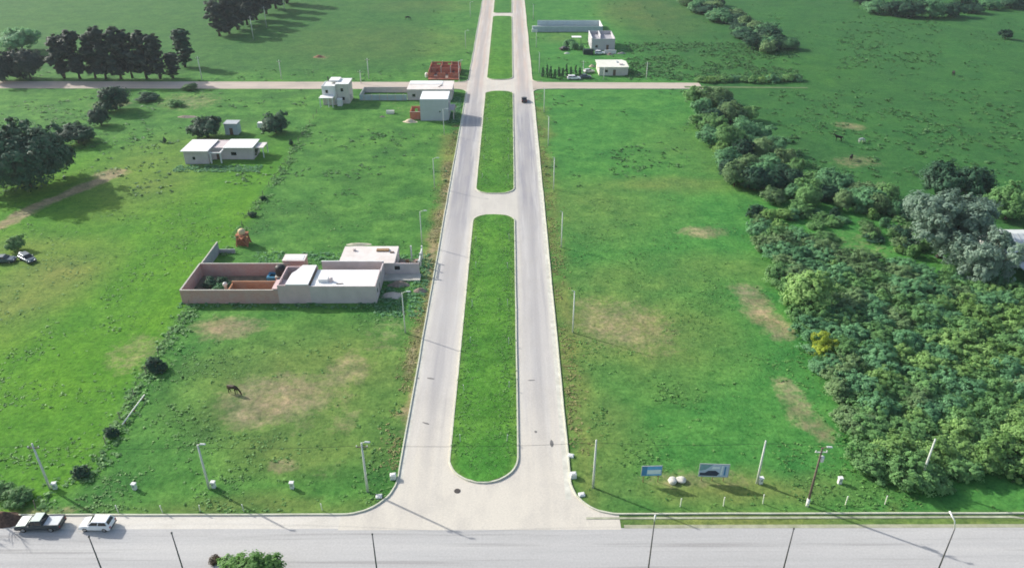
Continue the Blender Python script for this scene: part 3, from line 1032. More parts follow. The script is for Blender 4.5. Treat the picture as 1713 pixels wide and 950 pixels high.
KIND = {}
SPEC = dict(shrub=(230, 36, 0.29, 1.6, 0.09, 4), round=(380, 36, 0.48, 3.6, 0.22, 5), tall=(330, 30, 0.72, 10.5, 0.26, 6),
            willow=(760, 34, 0.48, 5.5, 0.42, 7), big=(950, 38, 0.75, 6.5, 0.6, 9), column=(60, 22, 0.36, 2.5, 0.09, 0))
NVAR = dict(shrub=5, round=4, tall=4, willow=2, big=1, column=2)
for kd, (cl_, per, lf, th, tr_, nl_) in SPEC.items():
    for v in range(NVAR[kd]):
        sd = hash_ = sum(ord(c) for c in kd) * 10 + v
        B = blobs_for(kd, sd)
        top = sorted(B, key=lambda b: -b[0][2])[:nl_]
        KIND[kd, v] = (crown_mesh('crown', sd, B, cl_, per, lf, LEAF['mid']),
                       trunk_mesh('trunk', sd, th, tr_, [b[0] for b in top], bark))
DIM = dict(shrub=(5.0, 4.0), round=(9.0, 8.0), tall=(7.0, 17.0), willow=(15.0, 13.0), big=(21.0, 14.5), column=(2.0, 5.2))

def plant(name, kind, loc, w, h, leaf, label, cat, group=None, var=None, tilt=0.0):
    v = random.randrange(NVAR[kind]) if var is None else var
    cm, tm = KIND[kind, v]
    root = thing(name, label, cat, loc, random.uniform(0, 6.28), group)
    root.scale = (w / DIM[kind][0], w / DIM[kind][0] * random.uniform(0.92, 1.08), h / DIM[kind][1])
    if tilt:
        root.rotation_euler.x = tilt
    for nm, me in (('trunk', tm), ('crown', cm)):
        o = bpy.data.objects.new(nm, me)
        COL.objects.link(o)
        o.parent = root
        if nm == 'crown':
            o.material_slots[0].link = 'OBJECT'
            o.material_slots[0].material = LEAF[leaf]
    return root

def ptree(name, kind, px, py, wpx, h, leaf, label, cat='tree', group=None, var=None):
    return plant(name, kind, at(px, py), wpx * mpp(py), h, leaf, label, cat, group, var)

# --- the row of tall dark trees, upper left
row = [(108, 131, 34, 15.5), (134, 132, 34, 16.5), (160, 131, 32, 15), (178, 133, 34, 17.5), (203, 133, 36, 18), (222, 131, 32, 17), (246, 132, 36, 17), (268, 132, 34, 16), (290, 131, 26, 9)]
ordn = ['first', 'second', 'third', 'fourth', 'fifth', 'sixth', 'seventh', 'eighth', 'ninth', 'tenth', 'eleventh', 'twelfth']
for k, (px, py, w, h) in enumerate(row):
    lb = f'tall dark tree in the row along the dirt road, {ordn[k]} from the left' if k < 8 else 'low dark tree ending the row along the dirt road'
    ptree('row_tree', 'tall', px, py, w * 1.5, h, 'pine', lb, 'tree', 'row of tall trees along the dirt road')
ptree('conifer_tree', 'tall', 310, 112, 48, 14, 'dark', 'dark green conical tree just behind the right end of the tree row')
ptree('dark_tree', 'round', 8, 136, 60, 12, 'pine', 'dark tree cut by the left frame edge beside the dirt road')
ptree('dark_tree', 'round', 52, 133, 74, 13, 'pine', 'broad dark tree beside dirt road left of the tall row', var=1)
ptree('pale_tree', 'round', 38, 86, 70, 11, 'cool', 'rounded green tree standing behind the dark roadside trees at left')
for k, (px, py, w, h) in enumerate([(368, 61, 34, 15), (384, 57, 32, 16), (398, 50, 34, 17), (414, 42, 34, 17), (430, 34, 34, 17), (446, 24, 34, 18), (462, 15, 34, 18), (480, 6, 36, 18)]):
    ptree('belt_tree', 'tall', px, py, w * 1.5, h, 'pine', f'tall dark tree in the belt at the top edge, {ordn[k]} from the front', 'tree', 'tree belt at the top edge')
# --- left field
ptree('broad_tree', 'big', 50, 312, 168, 16.5, 'dark', 'large broad dark tree casting a big shadow beside the dirt track')
ptree('shrub', 'round', 132, 240, 64, 6.5, 'dark', 'dark bushy tree just right behind the large broad tree', 'tree')
ptree('shrub', 'round', 98, 245, 44, 5.0, 'dark', 'dark bush half hidden behind the large broad tree', 'tree')
ptree('shrub', 'round', 170, 210, 44, 6.0, 'dark', 'round dark shrub between the broad tree and the dirt road', 'shrub')
ptree('shrub', 'round', 196, 184, 66, 9.0, 'dark', 'dark bushy tree by the dirt road below the tall row')
ptree('shrub', 'shrub', 246, 168, 46, 2.6, 'dark', 'low dark shrub right of the bushy tree by the dirt road', 'shrub')
ptree('shrub', 'shrub', 292, 178, 34, 2.2, 'mid', 'small low green shrub near the rubble by the dirt road', 'shrub')
ptree('shrub', 'shrub', 318, 150, 30, 2.6, 'olive', 'small olive shrub at the verge of the dirt road', 'shrub')
ptree('yard_tree', 'round', 348, 230, 64, 7.4, 'dark', 'dark green tree behind the white farmhouse')
ptree('yard_tree', 'round', 462, 222, 52, 6.6, 'dark', 'single round dark tree in the field right of the farmhouse', var=0)
ptree('shrub', 'shrub', 425, 262, 20, 2.8, 'dark', 'dark shrub against the right end of the white farmhouse', 'shrub')
ptree('shrub', 'shrub', 441, 334, 12, 1.2, 'dark', 'tiny dark bush on the upper lot fence, upper one', 'shrub')
ptree('shrub', 'shrub', 422, 362, 16, 1.3, 'dark', 'tiny dark bush on the upper lot fence above the tower', 'shrub')
ptree('shrub', 'shrub', 188, 728, 26, 1.6, 'dark', 'dark bush at the lower end of the white pipe', 'shrub')
ptree('shrub', 'shrub', 138, 795, 34, 1.8, 'dark', 'dark bush on the fence near the leftmost pole', 'shrub')
ptree('shrub', 'shrub', 276, 239, 8, 1.8, 'dark', 'tiny dark upright shrub left of the farmhouse', 'shrub')
ptree('shrub', 'shrub', 487, 243, 10, 1.8, 'dark', 'tiny dark shrub in the field right of the farmhouse', 'shrub')
ptree('young_tree', 'round', 29, 418, 34, 3.6, 'mid', 'small green tree beside the two grey cars at left edge')
ptree('shrub', 'shrub', 263, 619, 36, 2.6, 'dark', 'dark shrub standing alone on the lot fence', 'shrub')
ptree('shrub', 'shrub', 30, 838, 60, 1.7, 'mid', 'low bushy shrub behind the parked pickup truck', 'shrub')
ptree('shrub', 'shrub', 5, 826, 50, 1.6, 'mid', 'shrub cut by the left frame edge above the pickup', 'shrub')
for k, (px, py, w, h) in enumerate([(350, 478, 30, 2.1), (372, 474, 28, 2.0), (385, 478, 20, 1.4), (366, 484, 26, 1.5)]):
    ptree('yard_shrub', 'shrub', px, py + 2, w, h, 'dark' if k < 3 else 'cool', 'dark shrub growing inside the brick walled yard', 'shrub', 'shrubs in the walled yard')
def inside(px, py, poly):
    r_ = False
    for (x0, y0), (x1, y1) in zip(poly, poly[1:] + poly[:1]):
        if (y0 > py) != (y1 > py) and px < (x1 - x0) * (py - y0) / (y1 - y0) + x0:
            r_ = not r_
    return r_

# --- right of the avenue: tree line between the lots and the pasture
line = [(1158, 172, 36, 6, 'mid'), (1172, 196, 44, 7, 'cool'), (1196, 176, 60, 7, 'olive'), (1190, 226, 46, 7, 'mid'), (1222, 205, 62, 7, 'olive'), (1215, 248, 56, 7.5, 'mid'),
        (1246, 230, 56, 6, 'cool'), (1204, 262, 30, 5, 'light'), (1238, 268, 48, 6.5, 'dark'), (1228, 312, 60, 7, 'olive'), (1262, 318, 64, 7, 'dark'), (1250, 290, 50, 6, 'olive'),
        (1292, 318, 54, 5.5, 'dark'), (1322, 312, 50, 5, 'dark'), (1386, 318, 62, 6, 'cool'), (1356, 308, 40, 4, 'mid'), (1444, 348, 70, 5.5, 'cool'), (1480, 338, 50, 5, 'mid'), (1416, 338, 40, 4, 'cool'),
        (1262, 250, 34, 4.5, 'cool')]
rh = random.Random(21)
band = [(1152, 165), (1215, 168), (1285, 235), (1335, 298), (1500, 335), (1505, 365), (1400, 352), (1300, 342), (1225, 312), (1180, 235)]
taken = [(p[0], p[1]) for p in line]
for _ in range(4000):
    px, py = rh.uniform(1150, 1510), rh.uniform(160, 365)
    if inside(px, py, band) and all(math.hypot(px - a, (py - b) * 1.6) > 24 for a, b in taken):
        taken.append((px, py))
        line.append((px, py, rh.uniform(34, 58), rh.uniform(3.6, 6.2), rh.choice(['mid', 'olive', 'cool', 'dark', 'light', 'cool', 'mid'])))
LOOK = dict(mid='mid green', cool='blue green', olive='olive', dark='dark green', light='yellow green', grey='silver', yellow='yellow')

def nth(n):
    return f"{n}{'th' if 10 <= n % 100 <= 20 else {1: 'st', 2: 'nd', 3: 'rd'}.get(n % 10, 'th')}"
for k, (px, py, w, h, lf) in enumerate(sorted(line, key=lambda q: q[1])):
    ptree('hedgerow_tree', 'round', px, py, w, h, lf, f'{LOOK[lf]} bushy tree in the hedgerow right of the lots, {nth(k + 1)} from the crossing road', 'tree', 'hedgerow right of the lots')
for k in range(46):
    t = k / 45
    px, py = 1165 + 135 * t + random.uniform(-24, 24), 2 + 76 * t + random.uniform(-8, 8)
    lf = random.choice(['dark', 'cool', 'dark', 'olive'])
    ptree('far_hedgerow_tree', 'round', px, py + 6, random.uniform(28, 50), random.uniform(4, 7), lf, f'{LOOK[lf]} tree in the far hedgerow beyond the dirt road, {nth(k + 1)} from the top edge', 'tree', 'far hedgerow')
for k in range(16):
    lf = random.choice(['mid', 'light', 'mid', 'cool'])
    ptree('verge_bush', 'shrub', 1172 + k * 11 + random.uniform(-5, 5), 139 + random.uniform(-5, 3) - (k > 9) * 2, random.uniform(18, 34), random.uniform(1.6, 3), lf, f'{LOOK[lf]} low bush above the faint field track, {nth(k + 1)} from its left end', 'bush', 'bushes along the field track')
for k, (px, py, w, h) in enumerate([(1462, 22, 50, 7), (1490, 26, 48, 8), (1520, 29, 54, 9), (1556, 30, 54, 9), (1590, 28, 48, 8), (1625, 22, 40, 5), (1655, 16, 40, 6), (1690, 14, 50, 7), (1440, 8, 50, 7), (1545, 10, 60, 9), (1610, 6, 60, 8)]):
    ptree('grove_tree', 'round', px, py, w, h, 'dark' if k % 3 else 'cool', f'{"dark" if k % 3 else "blue"} green tree in the grove at the top right, {nth(k + 1)} in its row', 'tree', 'grove at the top right')
ptree('lone_tree', 'round', 1681, 66, 26, 5, 'dark', 'small lone tree in the pasture near the right edge')
ptree('dark_tree', 'round', 1566, 330, 80, 10, 'dark', 'dark green tree behind the silver willow, left one')
ptree('dark_tree', 'round', 1622, 335, 84, 9, 'dark', 'dark green tree behind the silver willow, right one', var=2)
ptree('round_tree', 'round', 1682, 366, 84, 9.5, 'mid', 'round crowned green tree at the right edge above the roof', var=0)
ptree('willow', 'willow', 1570, 430, 172, 15.5, 'grey', 'large silver grey willow in the scrub')
ptree('willow', 'willow', 1640, 474, 112, 12.5, 'grey', 'smaller silver grey willow beside the grey roofed house', var=1)
ptree('tall_bush', 'round', 1352, 520, 104, 8.5, 'light', 'tall yellow green bush at the edge of the thicket', 'bush')
ptree('yellow_bush', 'shrub', 1378, 596, 60, 4.6, 'yellow', 'bright yellow flowering bush at the thicket edge', 'bush')
ptree('roadside_tree', 'round', 424, 985, 118, 5.3, 'bright', 'bright green tree top at the bottom edge of the road', var=3)
ptree('dry_bush', 'shrub', 360, 938, 26, 0.8, 'brown', 'small dark reddish brown bush beside the bright tree top', 'bush')
for k, px in enumerate([908, 915, 921, 928, 935, 941, 948, 955, 963, 970]):
    ptree('hedge_conifer', 'column', px, 130 + random.uniform(-2, 1), 8, 4.6 + random.uniform(-1.2, 0.8), 'dark', 'small dark columnar conifer in the hedge by the crossing', 'tree', 'conifer hedge by the crossing')
for px, py, w, h in [(948, 78, 14, 3.0), (960, 82, 18, 3.4), (972, 84, 14, 2.6), (955, 74, 16, 2.4)]:
    ptree('garden_bush', 'shrub', px, py, w, h, 'cool', 'bush in front of the grey house shell', 'bush', 'bushes before the grey shell')

# --- the thicket
thicket = [(1262, 392), (1300, 448), (1322, 530), (1352, 575), (1398, 650), (1432, 730), (1462, 806), (1545, 812), (1600, 800), (1860, 800), (1860, 500), (1713, 512), (1600, 490), (1500, 452), (1420, 446), (1340, 408)]
wp = [at(*p) for p in thicket]
x0, x1 = min(p.x for p in wp), max(p.x for p in wp)
y0, y1 = min(p.y for p in wp), max(p.y for p in wp)
wpoly = [(p.x, p.y) for p in wp]
spots = []
rt = random.Random(5)
for _ in range(9000):
    x, y = rt.uniform(x0, x1), rt.uniform(y0, y1)
    if not inside(x, y, wpoly):
        continue
    if all((x - a) ** 2 + (y - b) ** 2 > 3.0 ** 2 for a, b in spots):
        spots.append((x, y))
print('thicket shrubs', len(spots))
tn = fbm(np.array([s[0] for s in spots]), np.array([s[1] for s in spots]), 16, 900)
lab = dict(mid='mid green leafy shrub in the dense thicket', cool='blue green leafy shrub in the dense thicket', light='yellow green leafy shrub in the dense thicket', olive='olive toned leafy shrub in the dense thicket')
for (x, y), t in zip(spots, tn):
    q = t + rt.uniform(-0.16, 0.16)
    lf = 'light' if q > 0.66 else 'mid' if q > 0.52 else 'cool' if q > 0.36 else 'olive'
    s = rt.uniform(0.8, 1.35)
    if y < 84:
        lf = 'light' if rt.random() < 0.55 else 'mid'
        s = rt.uniform(1.0, 1.35)
    where = 'along its roadside edge' if y < 82 else 'along its left edge beside the lots' if not inside(x - 6, y, wpoly) else 'along its far edge below the willows' if not inside(x, y + 7, wpoly) else 'in its near half' if y < 100 else 'in its far half'
    plant('thicket_shrub', 'shrub', (x, y, 0), 6.4 * s, 3.4 * s ** 0.5 * rt.uniform(0.85, 1.15), lf, f'{LOOK[lf]} leafy shrub of the dense thicket, {where}', 'shrub', 'shrubs of the dense thicket')
for k in range(64):
    px, py = rt.uniform(1255, 1545), rt.uniform(352, 455)
    lf = rt.choice(['mid', 'olive', 'cool', 'dark', 'light', 'mid'])
    ptree('scrub_bush', 'shrub', px, py, rt.uniform(20, 48), rt.uniform(1.2, 3.0), lf, f'{LOOK[lf]} low bush in the rough scrub {"between hedgerow and willow" if px > 1400 else "between hedgerow and thicket"}', 'bush', 'scrub above the thicket')
for k in range(14):
    px, py = rt.uniform(1560, 1672), rt.uniform(440, 500)
    ptree('scrub_bush', 'shrub', px, py, rt.uniform(30, 52), rt.uniform(2, 3.6), rt.choice(['mid', 'cool', 'cool']), f'low bush under the silver willows, {nth(k + 1)} of the scatter' if False else 'low bush under the silver willows', 'bush', 'bushes under the willows')

# --- leafy undergrowth between the thicket shrubs
def undergrowth():
    g_ = np.random.default_rng(77)
    x_, y_ = g_.uniform(x0, x1, 26000), g_.uniform(y0, y1, 26000)
    k_ = np.array([inside(a, b, wpoly) for a, b in zip(x_, y_)])
    x_, y_ = x_[k_], y_[k_]
    z_ = 0.5 + 1.7 * fbm(x_, y_, 5, 950, 3)
    return np.stack([x_, y_, z_], 1), g_.uniform(0.3, 0.6, len(x_))

# --- grass tufts and weeds: too many to count
def tufts(name, pos, size, m, label, blades=5, tall=1.0):
    g = np.random.default_rng(len(pos))
    n = len(pos) * blades
    base = np.repeat(pos, blades, 0)
    sz = np.repeat(size, blades) * g.uniform(0.6, 1.2, n)
    base = base + np.stack([g.normal(0, 0.35, n) * sz, g.normal(0, 0.35, n) * sz, np.zeros(n)], 1)
    nr = g.normal(size=(n, 3)) * 0.8
    nr[:, 2] = np.abs(nr[:, 2]) + 2.2
    base[:, 2] += sz * g.uniform(0.02, 0.28, n) * tall
    co = leaf_quads(base, nr, sz * 0.95, g)
    tint = np.repeat(g.uniform(0, 0.6, len(pos)), blades) + g.uniform(0, 0.3, n)
    me = quads_mesh(name, co, tint, m)
    o = bpy.data.objects.new(name, me)
    COL.objects.link(o)
    return tag(o, label, 'grass', kind='stuff')

_p, _s = undergrowth()
tufts('undergrowth', _p, _s, LEAF['mid'], 'tangled leafy undergrowth filling the dense thicket', 6, 1.5)

def field_points(n, ylo, yhi, g):
    """scatter over the land in view"""
    py = g.uniform(ylo, yhi, n)
    px = g.uniform(-60, 1780, n)
    v = (py - H0 / 2) / FPX
    k = CAM_H / (SP + v * CP)
    x, y = (px - W0 / 2) / FPX * k, (CP - v * SP) * k
    return x + y * math.sin(YAW), y

def lots_ok(x, y):
    ok = (y > KERB_Y + 0.4) & ~((x > AX0 - 0.4) & (x < AX1 + 0.4)) & ~((y > XR0 - 1) & (y < XR1 + 1.5))
    ok &= ~((x > -61) & (x < -15.5) & (y > 117.5) & (y < 137.5))
    ok &= ~((x > -86) & (x < -15) & (y > 222) & (y < 262) & (x > -63))
    ok &= ~((x > -86) & (x < -64) & (y > 186) & (y < 205))
    ok &= ~((x - lc[0] > 0) & (y - lc[1] < 0) & ((x - lc[0]) ** 2 + (y - lc[1]) ** 2 > (RL - 0.3) ** 2) & (x < 0))
    ok &= ~((x - rc[0] < 0) & (y - rc[1] < 0) & ((x - rc[0]) ** 2 + (y - rc[1]) ** 2 > (RR - 0.3) ** 2) & (x > 0))
    return ok

g = np.random.default_rng(3)
x, y = field_points(30000, 330, 870, g)
cln = fbm(x, y, 7, 80, 5)
brn = np.array(fbm(x, y, 16, 410, 3))
xi = np.clip(np.searchsorted(gx, x), 0, len(gx) - 1)
yi = np.clip(np.searchsorted(gy, y), 0, len(gy) - 1)
ok = lots_ok(x, y) & (g.random(len(x)) < np.clip((cln - 0.46) * 4, 0.03, 0.8)) & (bare[yi, xi] < 0.35)
x, y = x[ok], y[ok]
tufts('grass_tufts', np.stack([x, y, np.zeros(len(x))], 1), g.uniform(0.18, 0.46, len(x)), LEAF['weed'], 'coarse green grass tufts across the lots and fields')
x, y = field_points(14000, 5, 330, g)
cln = fbm(x, y, 12, 480, 4)
ok = lots_ok(x, y) & (g.random(len(x)) < np.clip((cln - 0.52) * 7, 0.0, 1)) & ~((y > 286) & (x < -40))
x, y = x[ok], y[ok]
tufts('rough_grass', np.stack([x, y, np.zeros(len(x))], 1), g.uniform(0.4, 1.0, len(x)), LEAF['rough'], 'patchy rough weeds across the far fields', 5, 0.7)
sx1, sy1 = g.uniform(1050, 1340, 2600), g.uniform(72, 138, 2600)
sx2, sy2 = g.uniform(1405, 1580, 700), g.uniform(28, 118, 700)
sx3, sy3 = g.uniform(1300, 1713, 900), g.uniform(150, 300, 900)
qx, qy = np.concatenate([sx1, sx2, sx3]), np.concatenate([sy1, sy2, sy3])
kk = CAM_H / (SP + (qy - H0 / 2) / FPX * CP)
qx, qy = (qx - W0 / 2) / FPX * kk, (CP - (qy - H0 / 2) / FPX * SP) * kk
ok = (fbm(qx, qy, 9, 640, 4) > 0.47) & ~((qy > XR0 - 2) & (qy < XR1 + 2))
tufts('pasture_weeds', np.stack([qx[ok], qy[ok], np.zeros(ok.sum())], 1), g.uniform(0.4, 1.2, ok.sum()), LEAF['rough'], 'rough leafy weeds in the far right pasture', 7, 1.1)
# straw coloured verge along the avenue
vx, vy = [], []
for k in range(6000):
    yv = g.uniform(76, 255)
    side = g.random() < 0.6
    d = abs(g.normal(0, 1.3)) + 0.3
    if side:
        vx.append(AX0 - d)
    else:
        vx.append(AX1 + d)
    vy.append(yv)
vx, vy = np.array(vx), np.array(vy)
ok = lots_ok(vx, vy) & (fbm(vx, vy, 6, 700, 3) > 0.42)
tufts('verge_weeds', np.stack([vx[ok], vy[ok], np.zeros(ok.sum())], 1), g.uniform(0.14, 0.36, ok.sum()), LEAF['straw'], 'dry yellowish weeds along the avenue verges', 5, 1.0)
# rank growth along the lot fence
fxs, fys = [], []
for a, b in zip(fw, fw[1:]):
    for k in range(int((a - b).length * 9)):
        t = g.random()
        p = a.lerp(b, t)
        fxs.append(p.x + g.normal(0, 0.9) + 0.6)
        fys.append(p.y + g.normal(0, 0.9))
fxs, fys = np.array(fxs), np.array(fys)
ok = lots_ok(fxs, fys) & (fbm(fxs, fys, 5, 720, 3) > 0.45)
tufts('fence_weeds', np.stack([fxs[ok], fys[ok], np.zeros(ok.sum())], 1), g.uniform(0.3, 0.8, ok.sum()), LEAF['mid'], 'rank dark weeds along the lot fence', 6, 1.2)
# overgrown front gardens before the brick house and the grey cube
wx = np.concatenate([g.uniform(-24, -15.6, 600), g.uniform(-19, -15.4, 400), g.uniform(-60, -24, 120), g.uniform(-52, -33, 260), g.uniform(-86, -64, 500)])
wy = np.concatenate([g.uniform(114, 138, 600), g.uniform(222, 250, 400), g.uniform(117, 118.8, 120), g.uniform(131, 139, 260), g.uniform(183, 187.5, 500)])
tufts('garden_weeds', np.stack([wx, wy, np.zeros(len(wx))], 1), g.uniform(0.25, 0.7, len(wx)), LEAF['cool'], 'overgrown weeds round the houses', 6, 1.2)
# turf texture of the near islands
mxp, myp = g.uniform(MX0 + 0.15, MX1 - 0.15, 7000), g.uniform(75, 255, 7000)
ok = ~((myp > 154.5) & (myp < 171.5)) & ~((myp < 78.5) & ((mxp < -5.6) | (mxp > -1.9)))
tufts('median_turf', np.stack([mxp[ok], myp[ok], np.full(ok.sum(), 0.2)], 1), g.uniform(0.14, 0.34, ok.sum()), LEAF['weed'], 'short uneven turf on the avenue islands', 4, 0.6)

# ------------------------------------------------------------------ buildings
def wall_x(b, xa, xb, y, t, z0, z1, holes=()):
    """wall along x with rectangular openings (x0, x1, z0, z1)"""
    xs_ = sorted({xa, xb, *[h[0] for h in holes], *[h[1] for h in holes]})
    zs_ = sorted({z0, z1, *[h[2] for h in holes], *[h[3] for h in holes]})
    for i in range(len(xs_) - 1):
        for j in range(len(zs_) - 1):
            cx_, cz_ = (xs_[i] + xs_[i + 1]) / 2, (zs_[j] + zs_[j + 1]) / 2
            if not any(h[0] < cx_ < h[1] and h[2] < cz_ < h[3] for h in holes):
                b.box(xs_[i], xs_[i + 1], y, y + t, zs_[j], zs_[j + 1])
    return b

def wall_y(b, ya, yb, x, t, z0, z1, holes=()):
    ys_ = sorted({ya, yb, *[h[0] for h in holes], *[h[1] for h in holes]})
    zs_ = sorted({z0, z1, *[h[2] for h in holes], *[h[3] for h in holes]})
    for i in range(len(ys_) - 1):
        for j in range(len(zs_) - 1):
            cy_, cz_ = (ys_[i] + ys_[i + 1]) / 2, (zs_[j] + zs_[j + 1]) / 2
            if not any(h[0] < cy_ < h[1] and h[2] < cz_ < h[3] for h in holes):
                b.box(x, x + t, ys_[i], ys_[i + 1], zs_[j], zs_[j + 1])
    return b

def window_x(parent, x0_, x1_, z0_, z1_, y, fm=None):
    """glazed window filling an opening in a wall along x"""
    f = MB()
    w = 0.07
    f.box(x0_, x0_ + w, y, y + 0.08, z0_, z1_).box(x1_ - w, x1_, y, y + 0.08, z0_, z1_)
    f.box(x0_ + w, x1_ - w, y, y + 0.08, z0_, z0_ + w).box(x0_ + w, x1_ - w, y, y + 0.08, z1_ - w, z1_)
    o = f.build('window', fm or white_paint, parent)
    MB().box(x0_ + w, x1_ - w, y + 0.03, y + 0.05, z0_ + w, z1_ - w).build('pane', glass_dark, o)
    return o

def window_y(parent, y0_, y1_, z0_, z1_, x, fm=None):
    f = MB()
    w = 0.07
    f.box(x, x + 0.08, y0_, y0_ + w, z0_, z1_).box(x, x + 0.08, y1_ - w, y1_, z0_, z1_)
    f.box(x, x + 0.08, y0_ + w, y1_ - w, z0_, z0_ + w).box(x, x + 0.08, y0_ + w, y1_ - w, z1_ - w, z1_)
    o = f.build('window', fm or white_paint, parent)
    MB().box(x + 0.03, x + 0.05, y0_ + w, y1_ - w, z0_ + w, z1_ - w).build('pane', glass_dark, o)
    return o

def door_x(parent, x0_, x1_, z1_, y, m=None):
    o = MB().box(x0_, x1_, y, y + 0.06, 0, z1_).build('door', m or door_m, parent)
    MB().tube([(x1_ - 0.12, y - 0.05, 1.0), (x1_ - 0.12, y - 0.05, 1.15)], 0.02, 6).build('handle', chrome, o)
    return o

def door_y(parent, y0_, y1_, z1_, x, m=None):
    o = MB().box(x, x + 0.06, y0_, y1_, 0, z1_).build('door', m or door_m, parent)
    MB().tube([(x + 0.11, y0_ + 0.12, 1.0), (x + 0.11, y0_ + 0.12, 1.15)], 0.02, 6).build('handle', chrome, o)
    return o

# ---- brick house with the long walled yard (local origin at its south-west corner, on the ground)
hx, hy = xat(306, 507), yat(507)
HL, HW = xat(632, 503) - hx, 10.3
house = thing('brick_house', 'long single storey brick house with white flat roofs and an open walled yard', 'house', (hx, hy, 0))
T = 0.22
MB().box(0, 17.6, 0, T, -0.1, 2.75).build('yard_wall', brick_pink, house)
MB().box(0, T, T, HW, -0.1, 2.75).build('yard_wall', brick_pink, house)
MB().box(T, 20.0, HW - T, HW, -0.1, 2.75).build('yard_wall', brick_pink, house)
for bx in [(-0.03, 17.6, -0.03, T + 0.03), (-0.03, T + 0.03, T + 0.03, HW + 0.03), (T + 0.03, 17.0, HW - T - 0.03, HW + 0.03)]:
    MB().box(*bx, 2.753, 2.80).build('coping', concrete, house)
MB().box(8.2, 17.6, 3.6, 3.6 + T, 0, 2.55).build('partition_wall', brick_orange, house)
MB().box(8.2, 8.2 + T, T, 3.6, 0, 2.2).build('partition_wall', brick_orange, house)
MB().box(T, 17.6, T, HW - T, 0.06, 0.10).build('yard_floor', mat('yard_earth', (0.20, 0.17, 0.12), 0.95, 0.3, 0.8, stain=(0.10, 0.12, 0.06)), house)
# taller first volume
b = MB()
b.box(17.6, 23.4, 0.003, T, -0.1, 3.75)
wall_y(b, T, 7.2, 17.6, T, 0, 3.75, [(4.6, 5.5, 0, 2.05), (2.0, 3.2, 1.0, 2.1)])
wall_x(b, 17.6 + T, 23.4, 7.0, T, 0, 3.75, [(19.5, 20.6, 1.0, 2.1)])
b.build('wall', plaster_mauve, house)
window_y(house, 2.0, 3.2, 1.0, 2.1, 17.66)
window_x(house, 19.5, 20.6, 1.0, 2.1, 7.06)
door_y(house, 4.6, 5.5, 2.05, 17.66)
MB().prism([(19.1, 0.05), (23.2, 0.05), (23.2, 7.3), (20.6, 7.3), (19.9, 5.2), (19.3, 4.2)], 3.753, 3.95).build('roof', roof_white, house)
MB().box(16.6, 19.05, 0.05, 3.4, 2.95, 3.05).build('roof', plaster_mauve, house)
# lower volume by the street
b = MB()
b.box(23.4, HL, 0.006, T, -0.1, 3.55)
b.box(HL - T, HL, T, 6.3, -0.1, 3.35) if False else wall_y(b, T, 6.3, HL - T, T, -0.1, 3.55, [(1.2, 2.6, 1.0, 2.2), (3.6, 4.5, 0, 2.1)])
wall_x(b, 23.4, HL, 6.1, T, 0, 3.1, [(25, 26.2, 1, 2.1), (28, 29, 0, 2.1), (31, 32.2, 1, 2.1)])
b.build('wall', plaster_grey, house)
window_y(house, 1.2, 2.6, 1.0, 2.2, HL - T + 0.08)
door_y(house, 3.6, 4.5, 2.1, HL - T + 0.08)
window_x(house, 25, 26.2, 1, 2.1, 6.16)
window_x(house, 31, 32.2, 1, 2.1, 6.16)
door_x(house, 28, 29, 2.1, 6.16)
rf = MB().box(23.45, HL - T - 0.02, T + 0.02, 6.6, 3.15, 3.32).build('roof', roof_white, house)
MB().box(24.6, 26.3, 1.8, 3.2, 3.322, 3.95).build('roof_hatch', roof_white, rf)
MB().lathe([(0.32, 3.322), (0.32, 4.0), (0.18, 4.15)], 12, (26.9, 2.2)).build('vent', plaster_grey, rf)
MB().tube([(28.0, 1.2, 3.33), (29.2, 1.3, 3.38)], 0.12, 6).build('pipe', rubble_m, rf)
MB().box(23.4, HL, HW - T - 0.003, HW - 0.003, -0.1, 3.2).build('passage_wall', plaster_grey, house)
MB().box(23.4, HL + 0.03, HW - T - 0.04, HW + 0.04, 3.203, 3.26).build('coping', plaster_white, house)
MB().box(HL - T - 0.01, HL + 0.01, 6.3, HW - T - 0.05, 0, 3.0).build('passage_wall', plaster_grey, house)
for k, xx in enumerate([24.6, 26.0, 27.7, 29.3, 31.0, 32.6]):
    MB().box(xx, xx + 0.9, 7.6, 8.6, 0, 1.0 + 0.35 * (k % 3)).build('stacked_block', [rubble_m, roof_pink, plaster_white][k % 3], house)
# small tank room north of the yard wall
rm = MB()
rm.box(15.9, 20.0, HW + 0.01, HW + 2.6, 0, 3.2)
rm.build('tank_room', brick_pink, house)
MB().box(15.8, 20.1, HW - 0.05, HW + 2.7, 3.203, 3.3).build('tank_room_roof', roof_pink, house)
MB().box(16.4, 19.7, HW + 0.5, HW + 2.2, 3.303, 3.36).build('skylight', roof_white, house)

wt = thing('water_tank', 'black cylindrical water tank on a stand between yard and white roof', 'water tank', (hx + 16.4, hy + 7.0, 0.1))
MB().lathe([(0.95, 2.0), (1.0, 2.1), (1.0, 3.6), (0.7, 3.95), (0.25, 4.05)], 18).build('tank', black_plastic, wt, True)
st = MB().box(-1.0, 1.0, -1.0, 1.0, 1.85, 1.995)
st.build('platform', concrete, wt)
for sx in (-0.85, 0.85):
    for sy in (-0.85, 0.85):
        MB().box(sx - 0.12, sx + 0.12, sy - 0.12, sy + 0.12, 0, 1.85).build('leg', brick_pink, wt)

